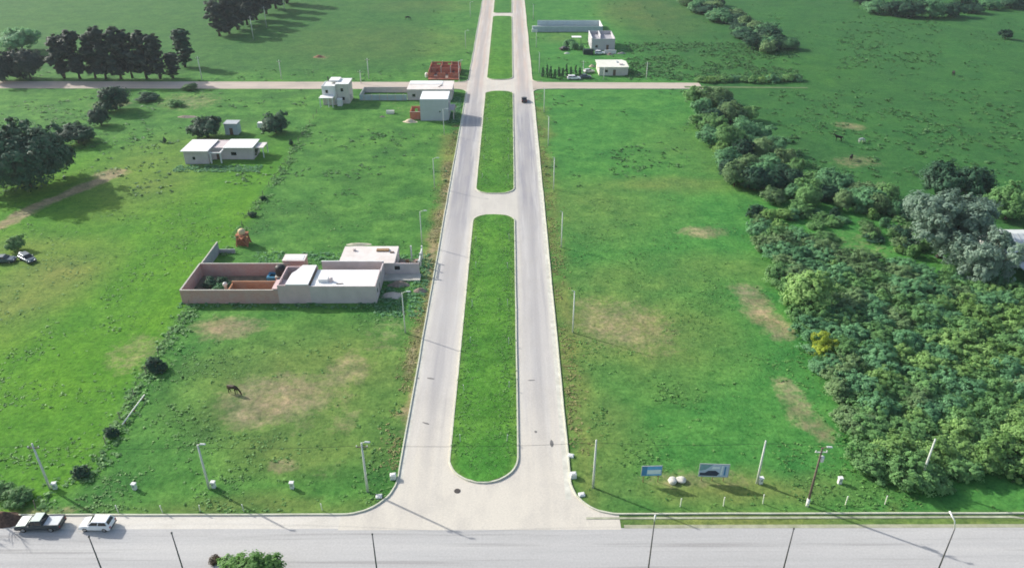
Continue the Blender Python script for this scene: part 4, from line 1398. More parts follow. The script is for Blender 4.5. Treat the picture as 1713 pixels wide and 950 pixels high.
pl = thing('blue_pool', 'blue framed water basin inside the brick walled yard', 'pool', (hx + 13.2, hy + 7.6, 0.1))
b = MB()
b.box(0, 3.4, 0, 0.45, 0, 1.0).box(0, 3.4, 1.75, 2.2, 0, 1.0).box(0, 0.45, 0.45, 1.75, 0, 1.0).box(2.95, 3.4, 0.45, 1.75, 0, 1.0)
b.build('basin', blue_m, pl, bevel=0.05)
MB().box(0.45, 2.95, 0.45, 1.75, 0.05, 0.72).build('water', water_dark, pl)
bl = MB().lathe([(0.05, 0), (0.35, 0.12), (0.45, 0.42), (0.35, 0.72), (0.05, 0.86)], 14).build('white_drum', pale_m, smooth=True)
p = at(363, 467)
bl.location = (hx + 6.7, hy + 4.0, 1.35)
stn = thing('white_tank', 'small white round tank among the shrubs in the brick yard', 'tank', (hx + 6.7, hy + 4.0, 0.1))
bl.parent = stn
bl.location = (0, 0, 1.2)
bl.name = 'tank'
MB().lathe([(0.28, 0.0), (0.28, 1.22)], 10).build('stand', concrete, stn)
for k, (ox, oy, w_, m_) in enumerate([(9.4, 1.4, 1.2, pale_m), (12.2, 1.5, 1.3, sand_m), (14.6, 1.2, 1.0, wood)]):
    t_ = thing('yard_pile', ['pale heap of goods in the brick room of the yard', 'sand coloured heap in the brick room of the yard', 'stacked brown boards in the brick room of the yard'][k], 'pile', (hx + ox, hy + oy, 0.1))
    MB().box(-w_ / 2, w_ / 2, -0.5, 0.5, 0, 0.8).build('lower_stack', m_, t_, bevel=0.1)
    MB().box(-w_ / 3, w_ / 3, -0.35, 0.4, 0.8, 1.35).build('upper_stack', m_, t_, bevel=0.1)

# grey yard wall running back from the north-west corner
gw = thing('grey_wall', 'short grey block wall running back from the brick yard corner', 'wall', (hx + 0.05, hy + HW + 0.06, 0))
MB().box(0, 0.2, 0, 9.5, -0.1, 2.5).build('wall', mat('wall_blue_grey', (0.30, 0.33, 0.36), 0.9, 0.1, 0.8), gw)
MB().box(-0.03, 0.23, -0.02, 9.53, 2.503, 2.55).build('coping', concrete, gw)
MB().box(0.21, 3.4, 9.3, 9.5, -0.1, 0.9).build('stub_wall', block_grey, gw)

# ---- unfinished house behind, toward the avenue
ux, uy = xat(578, 440), hy + HW + 0.25
uh = thing('unfinished_house', 'unfinished flat roofed house with open end facing the avenue', 'house', (ux, uy, 0))
UL = xat(703, 457) - ux
b = MB()
wall_x(b, 0, UL, 0, 0.2, -0.1, 2.5, [(10.4, 11.6, 1.0, 2.0)])
wall_x(b, 0, UL * 0.68, 6.6, 0.2, -0.1, 2.5, [(3, 4.2, 1, 2)])
wall_y(b, 0.2, 6.6, 0, 0.2, -0.1, 2.5)
wall_y(b, 0.2, 6.6, UL * 0.68, 0.2, 0, 2.5, [(2, 3, 0, 2.1)])
b.build('wall', plaster_grey, uh)
window_x(uh, 10.4, 11.6, 1.0, 2.0, 0.06)
MB().box(-0.15, UL * 0.68 + 0.15, -0.15, 6.95, 2.503, 2.68).build('roof', roof_pink, uh)
MB().box(UL * 0.42, UL * 0.58, 4.6, 5.5, 2.683, 2.95).build('board_stack', wood, uh)
MB().box(UL * 0.60, UL * 0.65, 4.0, 4.4, 2.683, 2.85).build('board_stack', door_m, uh)
MB().box(1.8, 2.3, 4.8, 5.2, 2.683, 3.1).build('vent', plaster_grey, uh)
for k, (cx_, cy_) in enumerate([(UL - 0.15, 0.4), (UL - 0.15, 3.4), (UL - 0.15, 6.5), (UL * 0.85, 6.5)]):
    MB().box(cx_ - 0.13, cx_ + 0.13, cy_ - 0.13, cy_ + 0.13, 0 if cy_ > 0.5 else 2.503, 3.0).build('column', plaster_white, uh)
MB().box(UL - 0.27, UL - 0.03, 0.55, 6.35, 2.3, 2.5).build('beam', plaster_white, uh)
MB().box(UL * 0.70, UL - 0.3, 0.3, 6.3, 0.0, 0.15).build('floor_slab', rubble_m, uh)
rr = random.Random(4)
for k in range(16):
    qx, qy, s = rr.uniform(UL * 0.72, UL - 0.8), rr.uniform(0.6, 6.0), rr.uniform(0.3, 0.8)
    MB().box(qx, qx + s, qy, qy + s * 0.7, 0.15, 0.15 + rr.uniform(0.2, 1.1)).build('rubble_block', [rubble_m, brick_pink, wood][k % 3], uh)
MB().box(UL * 0.52, UL + 0.3, -2.6, -0.05, 0.0, 0.32).build('porch_slab', concrete, uh)

def heap(name, label, px, py, w, d, h, m, seed=0, cat='pile'):
    """irregular mound"""
    n, r_ = 14, 6
    rr_ = random.Random(seed)
    vs_, fs = [(0, 0, h)], []
    for j in range(1, r_ + 1):
        for k in range(n):
            t = j / r_
            a = 2 * math.pi * k / n
            q = 1 + rr_.uniform(-0.14, 0.14)
            vs_.append((w / 2 * t * q * math.cos(a), d / 2 * t * q * math.sin(a), h * (math.cos(t * math.pi) * 0.5 + 0.5) * rr_.uniform(0.85, 1.15) - 0.05 * (j == r_)))
    for k in range(n):
        fs.append((0, 1 + k, 1 + (k + 1) % n))
        for j in range(r_ - 1):
            a = 1 + j * n
            fs.append((a + k, a + n + k, a + n + (k + 1) % n, a + (k + 1) % n))
    o = MB().add(vs_, fs).build(name, m, smooth=True)
    c_ = at(px, py)
    o.location = (c_.x, c_.y, 0.0)
    return tag(o, label, cat)

heap('sand_pile', 'low pale sand pile at the street end of the brick house', 656, 495, 4.6, 3.2, 0.7, mat('sand_pale', (0.50, 0.44, 0.38), 0.95, 0.12, 1.5, 0.4, 10), 1)
heap('rubble_pile', 'brown rubble pile beside the sand pile by the brick house', 668, 477, 5.0, 2.2, 0.9, rubble_m, 2)
heap('rubble_pile', 'brown rubble heap in the weeds near the avenue kerb', 703, 487, 3.0, 1.8, 0.7, rubble_m, 3)
heap('sand_pile', 'cream sand pile beside the red brick annex of the grey cube', 686, 204, 4.6, 2.6, 0.9, sand_m, 4)
heap('brush_pile', 'reddish brown brush pile cut by the left frame edge', 6, 870, 5.0, 3.0, 1.3, mat('brush', (0.14, 0.085, 0.06), 0.95, 0.4, 3, 0.6, 8), 5)
heap('rubble_pile', 'pale rubble spread behind the unfinished house', 600, 409, 6.0, 1.6, 0.35, mat('pale_rubble', (0.50, 0.48, 0.36), 0.95, 0.2, 1.5, 0.5, 6), 6)
heap('rubble_pile', 'brown rubble spread beyond the farmhouse tree', 312, 196, 7.0, 3.0, 0.5, rubble_m, 7)
heap('earth_pile', 'reddish earth heap in the far left field', 534, 96, 5.0, 2.4, 0.8, mat('red_earth', (0.30, 0.16, 0.10), 0.95, 0.2, 1), 8)

# ---- water tower by the lot fence (408, 393)
c = at(408, 409)
red_wood = mat('red_timber', (0.34, 0.14, 0.08), 0.9, 0.2, 4)
tw = thing('wooden_tower', 'small timber tower with a cream tank on the lot fence', 'tower', (c.x, c.y, 0))
for sx in (-1.0, 1.0):
    for sy in (-0.9, 0.9):
        MB().tube([(sx * 1.15, sy * 1.15, -0.1), (sx * 0.8, sy * 0.8, 2.4)], 0.2, 6).build('leg', red_wood, tw)
MB().tube([(-1.1, -1.0, 0.3), (0.85, -0.85, 2.2)], 0.12, 5).build('brace', red_wood, tw)
MB().tube([(1.1, -1.0, 0.3), (-0.85, -0.85, 2.2)], 0.12, 5).build('brace', red_wood, tw)
MB().box(-1.15, 1.15, -1.05, 1.05, 2.35, 2.5).build('platform', red_wood, tw)
MB().lathe([(0.65, 2.5), (0.7, 2.6), (0.7, 3.3), (0.4, 3.55), (0.12, 3.6)], 14).build('tank', tarp_m, tw, True)
MB().box(-0.95, 0.95, -0.7, 0.7, 0, 1.5).build('crate', red_wood, tw)

# ---- white farmhouse
fx0, fy0 = xat(312, 273), yat(274)
fh = thing('white_farmhouse', 'white flat roofed farmhouse in two wings with a porch', 'house', (fx0, fy0, 0))
FL = xat(432, 270) - fx0
b = MB()
wall_x(b, 0, 6.2, 0, 0.25, -0.1, 3.5, [(2.0, 2.9, 1.0, 2.0)])
wall_x(b, 0, 6.2, 8.0, 0.25, -0.1, 3.5)
wall_y(b, 0.25, 8.0, 0, 0.25, -0.1, 3.5, [(3, 4.2, 1, 2.1)])
wall_y(b, 0.25, 8.0, 5.95, 0.25, -0.1, 3.5, [(1.2, 2.1, 0, 2.1)])
b.build('wall', plaster_grey, fh)
window_x(fh, 2.0, 2.9, 1.0, 2.0, 0.08)
window_y(fh, 3, 4.2, 1, 2.1, 0.08)
door_y(fh, 1.2, 2.1, 2.1, 6.05)
MB().box(-0.5, 6.5, -0.5, 8.6, 3.503, 3.66).build('roof', roof_white, fh)
b = MB()
wall_x(b, 6.2, FL - 1.5, 3.2, 0.25, -0.1, 3.3, [(7.2, 8.2, 0, 2.1), (11.0, 12.6, 1.0, 2.1)])
wall_x(b, 6.2, FL - 1.5, 9.0, 0.25, -0.1, 3.3)
wall_y(b, 3.45, 9.0, FL - 1.75, 0.25, -0.1, 3.3, [(5, 6.2, 1, 2.1)])
b.build('wall', plaster_grey, fh)
door_x(fh, 7.2, 8.2, 2.1, 3.28)
window_x(fh, 11.0, 12.6, 1.0, 2.1, 3.28)
window_y(fh, 5, 6.2, 1, 2.1, FL - 1.65)
MB().box(9.4, FL - 1.2, 2.6, 9.5, 3.303, 3.45).build('roof', roof_white, fh)
MB().box(6.55, 9.35, 3.4, 8.9, 3.1, 3.25).build('roof', plaster_grey, fh)
MB().box(FL - 1.15, FL + 1.0, 4.4, 8.6, 2.7, 2.85).build('lean_to_roof', roof_pink, fh)
for yy in (4.5, 8.4):
    MB().box(FL + 0.7, FL + 0.9, yy, yy + 0.2, 0, 2.7).build('post', plaster_white, fh)
for xx in (6.6, 9.2):
    MB().box(xx, xx + 0.3, 0.2, 0.5, 0, 2.75).build('porch_post', plaster_white, fh)
MB().box(6.5, 9.6, 0.15, 0.55, 2.753, 3.0).build('porch_beam', plaster_white, fh)
MB().box(9.15, 9.5, 0.55, 3.15, 2.753, 3.0).build('porch_beam', plaster_white, fh)
c = at(388, 226)
sh = thing('grey_shed', 'small bluish grey shed behind the white farmhouse', 'shed', (c.x, c.y, 0))
b = MB()
wall_x(b, -1.8, 1.8, 0, 0.15, -0.1, 3.2, [(-0.5, 0.5, 0, 2.0)])
wall_x(b, -1.8, 1.8, 3.0, 0.15, -0.1, 3.2)
wall_y(b, 0.15, 3.0, -1.8, 0.15, -0.1, 3.2)
wall_y(b, 0.15, 3.0, 1.65, 0.15, -0.1, 3.2)
b.build('wall', block_blue, sh)
MB().box(-2.0, 2.0, -0.2, 3.4, 3.203, 3.32).build('roof', metal_grey, sh)
door_x(sh, -0.5, 0.5, 2.0, 0.05)
c = at(438, 216)
tl = thing('white_trailer', 'small white box trailer left of the round dark tree', 'trailer', (c.x, c.y, 0))
MB().box(-0.9, 0.9, -0.8, 0.8, 0.5, 2.0).build('body', white_paint, tl, bevel=0.08)
for s in (-0.85, 0.85):
    w_ = MB().tube([(0, s - 0.08, 0.32), (0, s + 0.08, 0.32)], 0.32, 12).build('wheel', rubber, tl)
MB().tube([(-0.9, 0, 0.55), (-1.8, 0, 0.45)], 0.05, 6).build('drawbar', pole_dark, tl)

# ---- by the crossing, west side: white two storey house
wx0, wy0 = xat(536, 180), yat(180)
wh = thing('white_house', 'white two storey house with small roofs along the dirt road', 'house', (wx0, wy0, 0))
b = MB()
wall_x(b, 0.4, 4.6, 3.0, 0.2, -0.1, 6.0, [(1.4, 2.4, 3.6, 4.8)])
wall_x(b, 0.4, 4.6, 8.6, 0.2, -0.1, 6.0)
wall_y(b, 3.2, 8.6, 0.4, 0.2, -0.1, 6.0, [(5, 6, 3.6, 4.8)])
wall_y(b, 3.2, 8.6, 4.4, 0.2, -0.1, 6.0)
b.build('wall', plaster_white, wh)
window_x(wh, 1.4, 2.4, 3.6, 4.8, 3.06)
window_y(wh, 5, 6, 3.6, 4.8, 0.46)
MB().box(0.6, 4.4, 3.2, 8.6, 5.7, 5.85).build('roof', plaster_white, wh)
b = MB()
wall_x(b, 4.63, 8.6, 4.2, 0.2, -0.1, 6.2, [(6, 7.2, 1, 2.2), (6, 7.0, 3.8, 5)])
wall_x(b, 4.63, 8.6, 10.6, 0.2, -0.1, 6.2)
wall_y(b, 4.4, 10.6, 4.63, 0.2, 0, 6.2)
wall_y(b, 4.4, 10.6, 8.4, 0.2, -0.1, 6.2, [(6.4, 7.6, 1, 2.2)])
b.build('wall', plaster_cream, wh)
window_x(wh, 6, 7.2, 1, 2.2, 4.26)
window_x(wh, 6, 7.0, 3.8, 5, 4.26)
MB().box(4.5, 8.8, 4.0, 10.9, 6.203, 6.4).build('roof', roof_white, wh)
MB().box(2.2, 5.4, 6.4, 10.4, 6.45, 6.9).build('water_tank_base', roof_white, wh)
MB().tube([(1.4, 9.0, 5.85), (1.4, 9.0, 7.4)], 0.18, 8).build('chimney', black_plastic, wh)
MB().box(-0.1, 4.3, -0.1, 3.0 - 0.02, 2.9, 3.1).build('porch_roof', roof_white, wh)
for xx in (0.0, 2.6, 3.9):
    MB().box(xx, xx + 0.25, 0, 0.25, 0, 2.9).build('porch_post', plaster_white, wh)
b = MB()
wall_x(b, 0.5, 4.2, 2.75, 0.2, 0, 2.6, [(1.5, 2.4, 0, 2.1)])
b.build('porch_wall', plaster_grey, wh)
MB().box(5.2, 6.6, 1.4, 3.2, 0, 2.0).build('outhouse', plaster_white, wh)
MB().box(5.1, 6.7, 1.3, 3.3, 2.003, 2.1).build('outhouse_roof', roof_white, wh)

# ---- walled yard between the houses
yx0, yx1 = xat(602, 168), xat(681, 168)
yw = thing('yard_wall', 'long low blue grey wall enclosing a yard by the dirt road', 'wall', (yx0, yat(168), 0))
YL = yx1 - yx0
MB().box(0, YL, 0, 0.2, -0.1, 1.8).build('front_wall', block_blue, yw)
MB().box(0, YL, 9.0, 9.2, -0.1, 1.9).build('back_wall', plaster_grey, yw)
MB().box(0, 0.2, 0.2, 9.0, -0.1, 1.8).build('side_wall', block_grey, yw)
for k in range(6):
    xx = YL * (k + 0.5) / 6
    MB().box(xx, xx + 0.25, -0.08, 0.28, -0.05, 1.95).build('pier', concrete, yw)

# ---- flat roofed house joining it
qx0, qx1 = xat(682, 168), xat(757, 165)
fq = thing('flat_house', 'wide grey house with pale pinkish flat roof behind the grey cube', 'house', (qx0, yat(168) + 0.05, 0))
QL = qx1 - qx0
b = MB()
wall_x(b, 0, QL, 0, 0.22, -0.1, 3.4, [(1.5, 2.7, 1, 2.1)])
wall_x(b, 0, QL, 9.8, 0.22, -0.1, 3.4)
wall_y(b, 0.22, 9.8, 0, 0.22, -0.1, 3.4)
wall_y(b, 0.22, 9.8, QL - 0.22, 0.22, -0.1, 3.4, [(2, 3.4, 1, 2.2), (5, 6, 0, 2.1)])
b.build('wall', plaster_grey, fq)
window_x(fq, 1.5, 2.7, 1, 2.1, 0.07)
window_y(fq, 2, 3.4, 1, 2.2, QL - 0.15)
door_y(fq, 5, 6, 2.1, QL - 0.15)
rf = MB().box(-0.1, QL + 0.2, -0.05, 10.3, 3.403, 3.58).build('roof', roof_pink, fq)
MB().box(0.2, QL - 3.5, 6.0, 10.0, 3.583, 3.7).build('roof_step', roof_white, rf)
MB().tube([(QL - 4.5, 2.5, 3.6), (QL - 3.4, 5.0, 3.75)], 0.12, 6).build('pipe', rubble_m, rf)

# ---- grey cube house with white roof
cx0, cy0 = xat(704, 202), yat(202)
CLn = xat(751, 202) - cx0
cb = thing('cube_house', 'plain grey cube shaped two storey house with bright white roof', 'house', (cx0, cy0, 0))
b = MB()
wall_x(b, 0, CLn, 0, 0.22, -0.1, 6.4, [(5.6, 6.1, 2.4, 3.0)])
wall_x(b, 0, CLn, 8.4, 0.22, -0.1, 6.4)
wall_y(b, 0.22, 8.4, 0, 0.22, -0.1, 6.4)
wall_y(b, 0.22, 8.4, CLn - 0.22, 0.22, -0.1, 6.4, [(1.0, 3.0, 3.4, 5.0), (1.2, 2.2, 0, 2.2), (4.5, 6.5, 0.9, 2.2), (4.5, 6.0, 3.4, 5.0)])
b.build('wall', mat('plaster_cool_grey', (0.52, 0.53, 0.55), 0.9, 0.05, 0.5, stain=(0.44, 0.45, 0.47)), cb)
window_x(cb, 5.6, 6.1, 2.4, 3.0, 0.07)
window_y(cb, 1.0, 3.0, 3.4, 5.0, CLn - 0.14, pole_dark)
window_y(cb, 4.5, 6.5, 0.9, 2.2, CLn - 0.14, pole_dark)
window_y(cb, 4.5, 6.0, 3.4, 5.0, CLn - 0.14, pole_dark)
door_y(cb, 1.2, 2.2, 2.2, CLn - 0.14)
MB().box(0.05, CLn - 0.05, 0.05, 8.57, 6.403, 6.55).build('roof', mat('roof_bright', (0.84, 0.86, 0.86), 0.6, 0.02, 0.4), cb)
MB().box(CLn + 0.02, CLn + 1.6, 0.6, 6.8, 2.9, 3.05).build('balcony', plaster_grey, cb)
for yy in (0.7, 6.5):
    MB().box(CLn + 1.3, CLn + 1.55, yy, yy + 0.25, 0, 2.9).build('post', plaster_grey, cb)
an = thing('brick_annex', 'small roofless red brick annex against the grey cube house', 'building', (xat(686, 201), yat(200), 0))
AL = cx0 - xat(686, 201) - 0.05
b = MB()
wall_x(b, 0, AL, 0, 0.18, -0.1, 2.3)
wall_x(b, 0, AL, 4.6, 0.18, -0.1, 2.7, [(1.0, 1.9, 0, 2.0)])
wall_y(b, 0.18, 4.6, 0, 0.18, -0.1, 2.4)
b.build('wall', brick_red, an)
MB().box(-0.02, AL, -0.02, 0.2, 2.303, 2.36).build('coping', concrete, an)
c = at(653, 190)
sk = thing('white_skip', 'low white box standing on the grass left of brick annex', 'box', (c.x, c.y, 0))
b = MB()
b.box(-1.2, 1.2, -0.6, -0.52, 0, 0.9).box(-1.2, 1.2, 0.52, 0.6, 0, 0.9).box(-1.2, -1.12, -0.52, 0.52, 0, 0.9).box(1.12, 1.2, -0.52, 0.52, 0, 0.9)
b.build('body', pale_m, sk)
MB().box(-1.12, 1.12, -0.52, 0.52, 0.05, 0.7).build('load', plaster_white, sk)

# ---- red brick shell north of the crossing
rx0, ry0 = xat(717, 132), yat(132)
RLn = xat(768, 132) - rx0
rs = thing('brick_shell', 'roofless red brick house shell under construction by the crossing', 'building', (rx0, ry0, 0))
b = MB()
wall_x(b, 0, RLn, 0, 0.18, -0.1, 2.0, [(2, 3.2, 0.9, 2.0), (6, 7, 0, 2.0)])
wall_x(b, 0.3, RLn - 0.4, 13.6, 0.18, -0.1, 2.7, [(2, 3.4, 1, 2.2), (6, 7.4, 1, 2.2)])
wall_y(b, 0.18, 13.6, 0.0, 0.18, -0.1, 2.6, [(4, 5.2, 1, 2.1)])
wall_y(b, 0.18, 13.6, RLn - 0.2, 0.18, -0.1, 2.4, [(3, 4, 0, 2.1), (8, 9.4, 1, 2.1)])
wall_x(b, 0.18, RLn - 0.2, 6.0, 0.18, 0, 2.5, [(2.4, 3.3, 0, 2.1), (8, 9, 0, 2.1)])
wall_x(b, 0.18, RLn - 0.2, 10.0, 0.18, 0, 2.5, [(3.4, 4.3, 0, 2.1)])
wall_y(b, 6.18, 13.6, RLn * 0.36, 0.18, 0, 2.5)
wall_y(b, 6.18, 13.6, RLn * 0.68, 0.18, 0, 2.5, [(7, 8, 0, 2)])
b.build('wall', brick_red, rs)
for xx in (0, RLn * 0.36, RLn * 0.68, RLn - 0.24):
    for yy in (5.97, 13.5):
        MB().box(xx - 0.02, xx + 0.26, yy - 0.02, yy + 0.26, 0, 3.0).build('column', concrete, rs)
MB().box(-0.05, RLn, -1.8, -0.4, 0, 0.4).build('brick_stack', brick_red, rs)
MB().box(0.2, RLn - 0.22, 0.2, 13.5, 0.0, 0.08).build('floor_slab', rubble_m, rs)
c = at(714, 130)
dr = thing('white_drum', 'pale drum beside the red brick shell', 'drum', (c.x, c.y, 0))
MB().lathe([(0.55, 0), (0.6, 0.1), (0.6, 1.5), (0.4, 1.7)], 14).build('drum', pale_m, dr, True)
MB().lathe([(0.62, 0.72), (0.64, 0.75), (0.64, 0.85), (0.62, 0.88)], 14).build('hoop', concrete, dr)

# ---- east side: long walls, grey shell, white roofed house
lx0, ly0 = xat(891, 54), yat(54)
LL = xat(1008, 54) - lx0
lw = thing('lot_wall', 'two long parallel pale blue grey lot walls beyond the crossing', 'wall', (lx0, ly0, 0))
MB().box(0, LL, 0, 0.25, -0.1, 2.4).build('front_wall', block_blue, lw)
MB().box(2.5, LL, 13.5, 13.75, -0.1, 2.4).build('back_wall', block_blue, lw)
MB().box(LL - 0.25, LL, 0.25, 13.5, -0.1, 2.5).build('end_wall', plaster_white, lw)
MB().box(-0.4, 2.2, -0.4, 0.4, -0.1, 1.2).build('gate_pier', plaster_white, lw)
MB().box(0.05, LL - 0.3, 0.4, 13.4, 0.02, 0.06).build('paving', mat('paving_pale', (0.40, 0.45, 0.45), 0.9, 0.1, 0.5, stain=(0.26, 0.32, 0.30)), lw)
gx0, gy0 = xat(989, 85), yat(85)
GLn = xat(1028, 85) - gx0
gs = thing('grey_shell', 'roofless grey two storey house shell behind the white roofed house', 'building', (gx0, gy0, 0))
b = MB()
wall_x(b, 0, GLn, 0, 0.25, -0.1, 4.6, [(1.5, 2.7, 1, 2.2), (6, 7, 0, 2.2)])
wall_x(b, 0, GLn, 14.0, 0.25, -0.1, 4.8)
wall_y(b, 0.25, 14.0, 0, 0.25, -0.1, 4.8, [(3, 4.4, 1, 2.2)])
wall_y(b, 0.25, 14.0, GLn - 0.25, 0.25, -0.1, 4.8, [(6, 7.4, 1, 2.2)])
wall_y(b, 5.0, 14.0, GLn * 0.42, 0.2, 0, 4.8)
b.build('wall', mat('plaster_lilac', (0.46, 0.45, 0.47), 0.9, 0.06, 0.5), gs)
window_x(gs, 1.5, 2.7, 1, 2.2, 0.08)
door_x(gs, 6, 7, 2.2, 0.08)
MB().box(0.27, GLn - 0.27, 0.27, 13.97, 3.3, 3.5).build('floor_slab', mat('slab_grey', (0.38, 0.37, 0.39), 0.9, 0.1, 0.5), gs)
MB().box(GLn * 0.42 - 0.05, GLn * 0.42 + 0.25, 4.98, 14.2, 4.803, 4.9).build('coping', plaster_white, gs)
MB().box(-0.04, 0.29, -0.04, 14.3, 4.803, 4.9).build('coping', plaster_white, gs)
MB().box(GLn * 0.5, GLn, -5.5, -5.2, -0.1, 1.4).build('yard_wall', plaster_white, gs)
vx0, vy0 = xat(1002, 127), yat(127)
VL = xat(1050, 127) - vx0
vh = thing('white_roofed_house', 'low house with large cream white flat roof by the crossing road', 'house', (vx0, vy0, 0))
b = MB()
wall_x(b, 0, VL, 0, 0.22, -0.1, 2.9, [(2, 3.2, 1, 2.1), (5, 6, 0, 2.1)])
wall_x(b, 0, VL - 0.8, 10.2, 0.22, -0.1, 2.9)
wall_y(b, 0.22, 10.2, 0, 0.22, -0.1, 2.9, [(4, 5.4, 1, 2.1)])
wall_y(b, 0.22, 10.2, VL - 0.22, 0.22, -0.1, 2.9, [(3, 4.4, 1, 2.1)])
b.build('wall', plaster_cream, vh)
window_x(vh, 2, 3.2, 1, 2.1, 0.07)
window_y(vh, 4, 5.4, 1, 2.1, 0.07)
window_y(vh, 3, 4.4, 1, 2.1, VL - 0.15)
door_x(vh, 5, 6, 2.1, 0.07)
rf = MB().prism([(-0.3, -0.3), (VL + 0.3, -0.3), (VL + 0.3, 8.6), (VL - 0.9, 10.7), (-0.5, 10.7)], 2.903, 3.1).build('roof', mat('roof_cream', (0.72, 0.72, 0.62), 0.8, 0.07, 0.5, stain=(0.56, 0.55, 0.46)), vh)
MB().box(VL * 0.72, VL * 0.85, 2.6, 3.8, 3.103, 3.5).build('roof_hatch', plaster_grey, rf)
MB().box(VL * 0.66, VL * 0.71, 6.0, 8.2, 3.103, 3.4).build('vent', metal_grey, rf)
dc = at(984, 91)
ct = thing('green_container', 'dark green container between the shell and white roofed house', 'container', (dc.x, dc.y, 0))
MB().box(-2.0, 2.0, -1.0, 1.0, 0.1, 2.0).build('body', mat('dark_green_paint', (0.015, 0.04, 0.03), 0.6, 0.2), ct, bevel=0.06)
MB().box(-2.06, -1.94, -0.85, 0.85, 0.2, 1.9).build('door', mat('darker_green_paint', (0.02, 0.05, 0.04), 0.6, 0.2), ct)
MB().box(-1.8, 1.8, -0.8, 0.8, 0, 0.1).build('skid', pole_dark, ct)

# ---- grey roofed house at the right edge, behind the willow
ex0, ey0 = xat(1679, 449), yat(449)
eh = thing('grey_roofed_house', 'house with grey metal roof at the right edge behind willows', 'house', (ex0, ey0, 0))
b = MB()
wall_x(b, 0, 12, 0, 0.22, -0.1, 3.0, [(1.5, 2.8, 0.9, 2.1), (4.2, 5.1, 0, 2.1), (7, 8.4, 0.9, 2.1)])
wall_x(b, 0, 12, 9.8, 0.22, -0.1, 3.0)
wall_y(b, 0.22, 9.8, 0, 0.22, -0.1, 3.0, [(3, 4.2, 1, 2.1)])
wall_y(b, 0.22, 9.8, 11.78, 0.22, -0.1, 3.0)
b.build('wall', plaster_white, eh)
window_x(eh, 1.5, 2.8, 0.9, 2.1, 0.07)
window_x(eh, 7, 8.4, 0.9, 2.1, 0.07)
window_y(eh, 3, 4.2, 1, 2.1, 0.07)
door_x(eh, 4.2, 5.1, 2.1, 0.07)
rf = MB().add([(-0.5, -1.4, 2.9), (12.5, -1.4, 2.9), (12.5, 5.0, 4.9), (-0.5, 5.0, 4.9), (-0.5, 10.6, 3.1), (12.5, 10.6, 3.1),
               (-0.5, -1.4, 3.0), (12.5, -1.4, 3.0), (12.5, 5.0, 5.0), (-0.5, 5.0, 5.0), (-0.5, 10.6, 3.2), (12.5, 10.6, 3.2)],
              [(0, 1, 2, 3), (3, 2, 5, 4), (6, 9, 8, 7), (9, 10, 11, 8), (0, 6, 7, 1), (4, 5, 11, 10), (0, 3, 9, 6), (3, 4, 10, 9), (1, 7, 8, 2), (2, 8, 11, 5)]).build('roof', mat('roof_pale_metal', (0.62, 0.65, 0.64), 0.5, 0.1, 0.7, metal=0.1, stain=(0.50, 0.52, 0.50)), eh)
for k in range(13):
    MB().add([(k, -1.35, 3.02), (k + 0.08, -1.35, 3.02), (k + 0.08, 4.95, 5.0), (k, 4.95, 5.0), (k, -1.35, 3.07), (k + 0.08, -1.35, 3.07), (k + 0.08, 4.95, 5.05), (k, 4.95, 5.05)],
             [(0, 1, 2, 3), (4, 7, 6, 5), (0, 4, 5, 1), (1, 5, 6, 2), (2, 6, 7, 3), (3, 7, 4, 0)]).build('roof_rib', metal_grey, rf)
for xx in (0, 5.5, 11):
    MB().box(xx, xx + 0.2, -1.2, -1.0, 0, 2.95).build('porch_post', plaster_white, eh)
MB().box(0.2, 12, -8.6, -2.2, 2.3, 2.45).build('lean_to_roof', metal_grey, eh)
MB().box(0.3, 12, -8.4, -8.2, -0.1, 1.3).build('low_wall', plaster_white, eh)
for xx in (0.3, 4.0, 8.0):
    MB().box(xx, xx + 0.18, -8.2, -8.0, 0, 2.3).build('lean_to_post', plaster_white, eh)
MB().box(1.2, 3.4, -7.6, -6.6, 0, 1.0).build('blue_trunk', blue_m, eh)

# ------------------------------------------------------------------ poles, lamps and lines
def pole(name, label, px, py, h, m, arm=0.0, arm_dir=1, cross=False, group=None, r=0.15, Y=None, cat='pole', lamp=True):
    c_ = at(px, py)
    root = thing(name, label, cat, (c_.x, c_.y, 0), 0, group)
    MB().tube([(0, 0, -0.3), (0, 0, h * 0.5), (0, 0, h)], [r, r * 0.82, r * 0.62], 10).build('shaft', m, root, True)
    if cross:
        MB().box(-0.75, 0.75, -0.05, 0.05, h - 0.75, h - 0.63).build('crossarm', pole_wood if m is pole_conc else pole_conc, root)
        for xx in (-0.65, 0.0, 0.65):
            MB().lathe([(0.05, h - 0.63), (0.08, h - 0.55), (0.05, h - 0.42)], 8, (xx, 0)).build('insulator', white_paint, root)
    if arm:
        MB().tube([(0, 0, h - 0.25), (arm_dir * arm * 0.4, -0.1, h + 0.15), (arm_dir * arm, -0.2, h + 0.3)], [0.06, 0.05, 0.04], 7).build('lamp_arm', m, root, True)
        if lamp:
            x_ = arm_dir * arm
            MB().add([(x_ - 0.1, -0.32, h + 0.25), (x_ + arm_dir * 0.6, -0.36, h + 0.28), (x_ + arm_dir * 0.6, -0.1, h + 0.28), (x_ - 0.1, -0.08, h + 0.25),
                      (x_ - 0.1, -0.27, h + 0.40), (x_ + arm_dir * 0.5, -0.3, h + 0.38), (x_ + arm_dir * 0.5, -0.14, h + 0.38), (x_ - 0.1, -0.12, h + 0.40)],
                     [(0, 1, 2, 3), (4, 7, 6, 5), (0, 4, 5, 1), (1, 5, 6, 2), (2, 6, 7, 3), (3, 7, 4, 0)]).build('lamp_head', lamp_m, root)
    return root

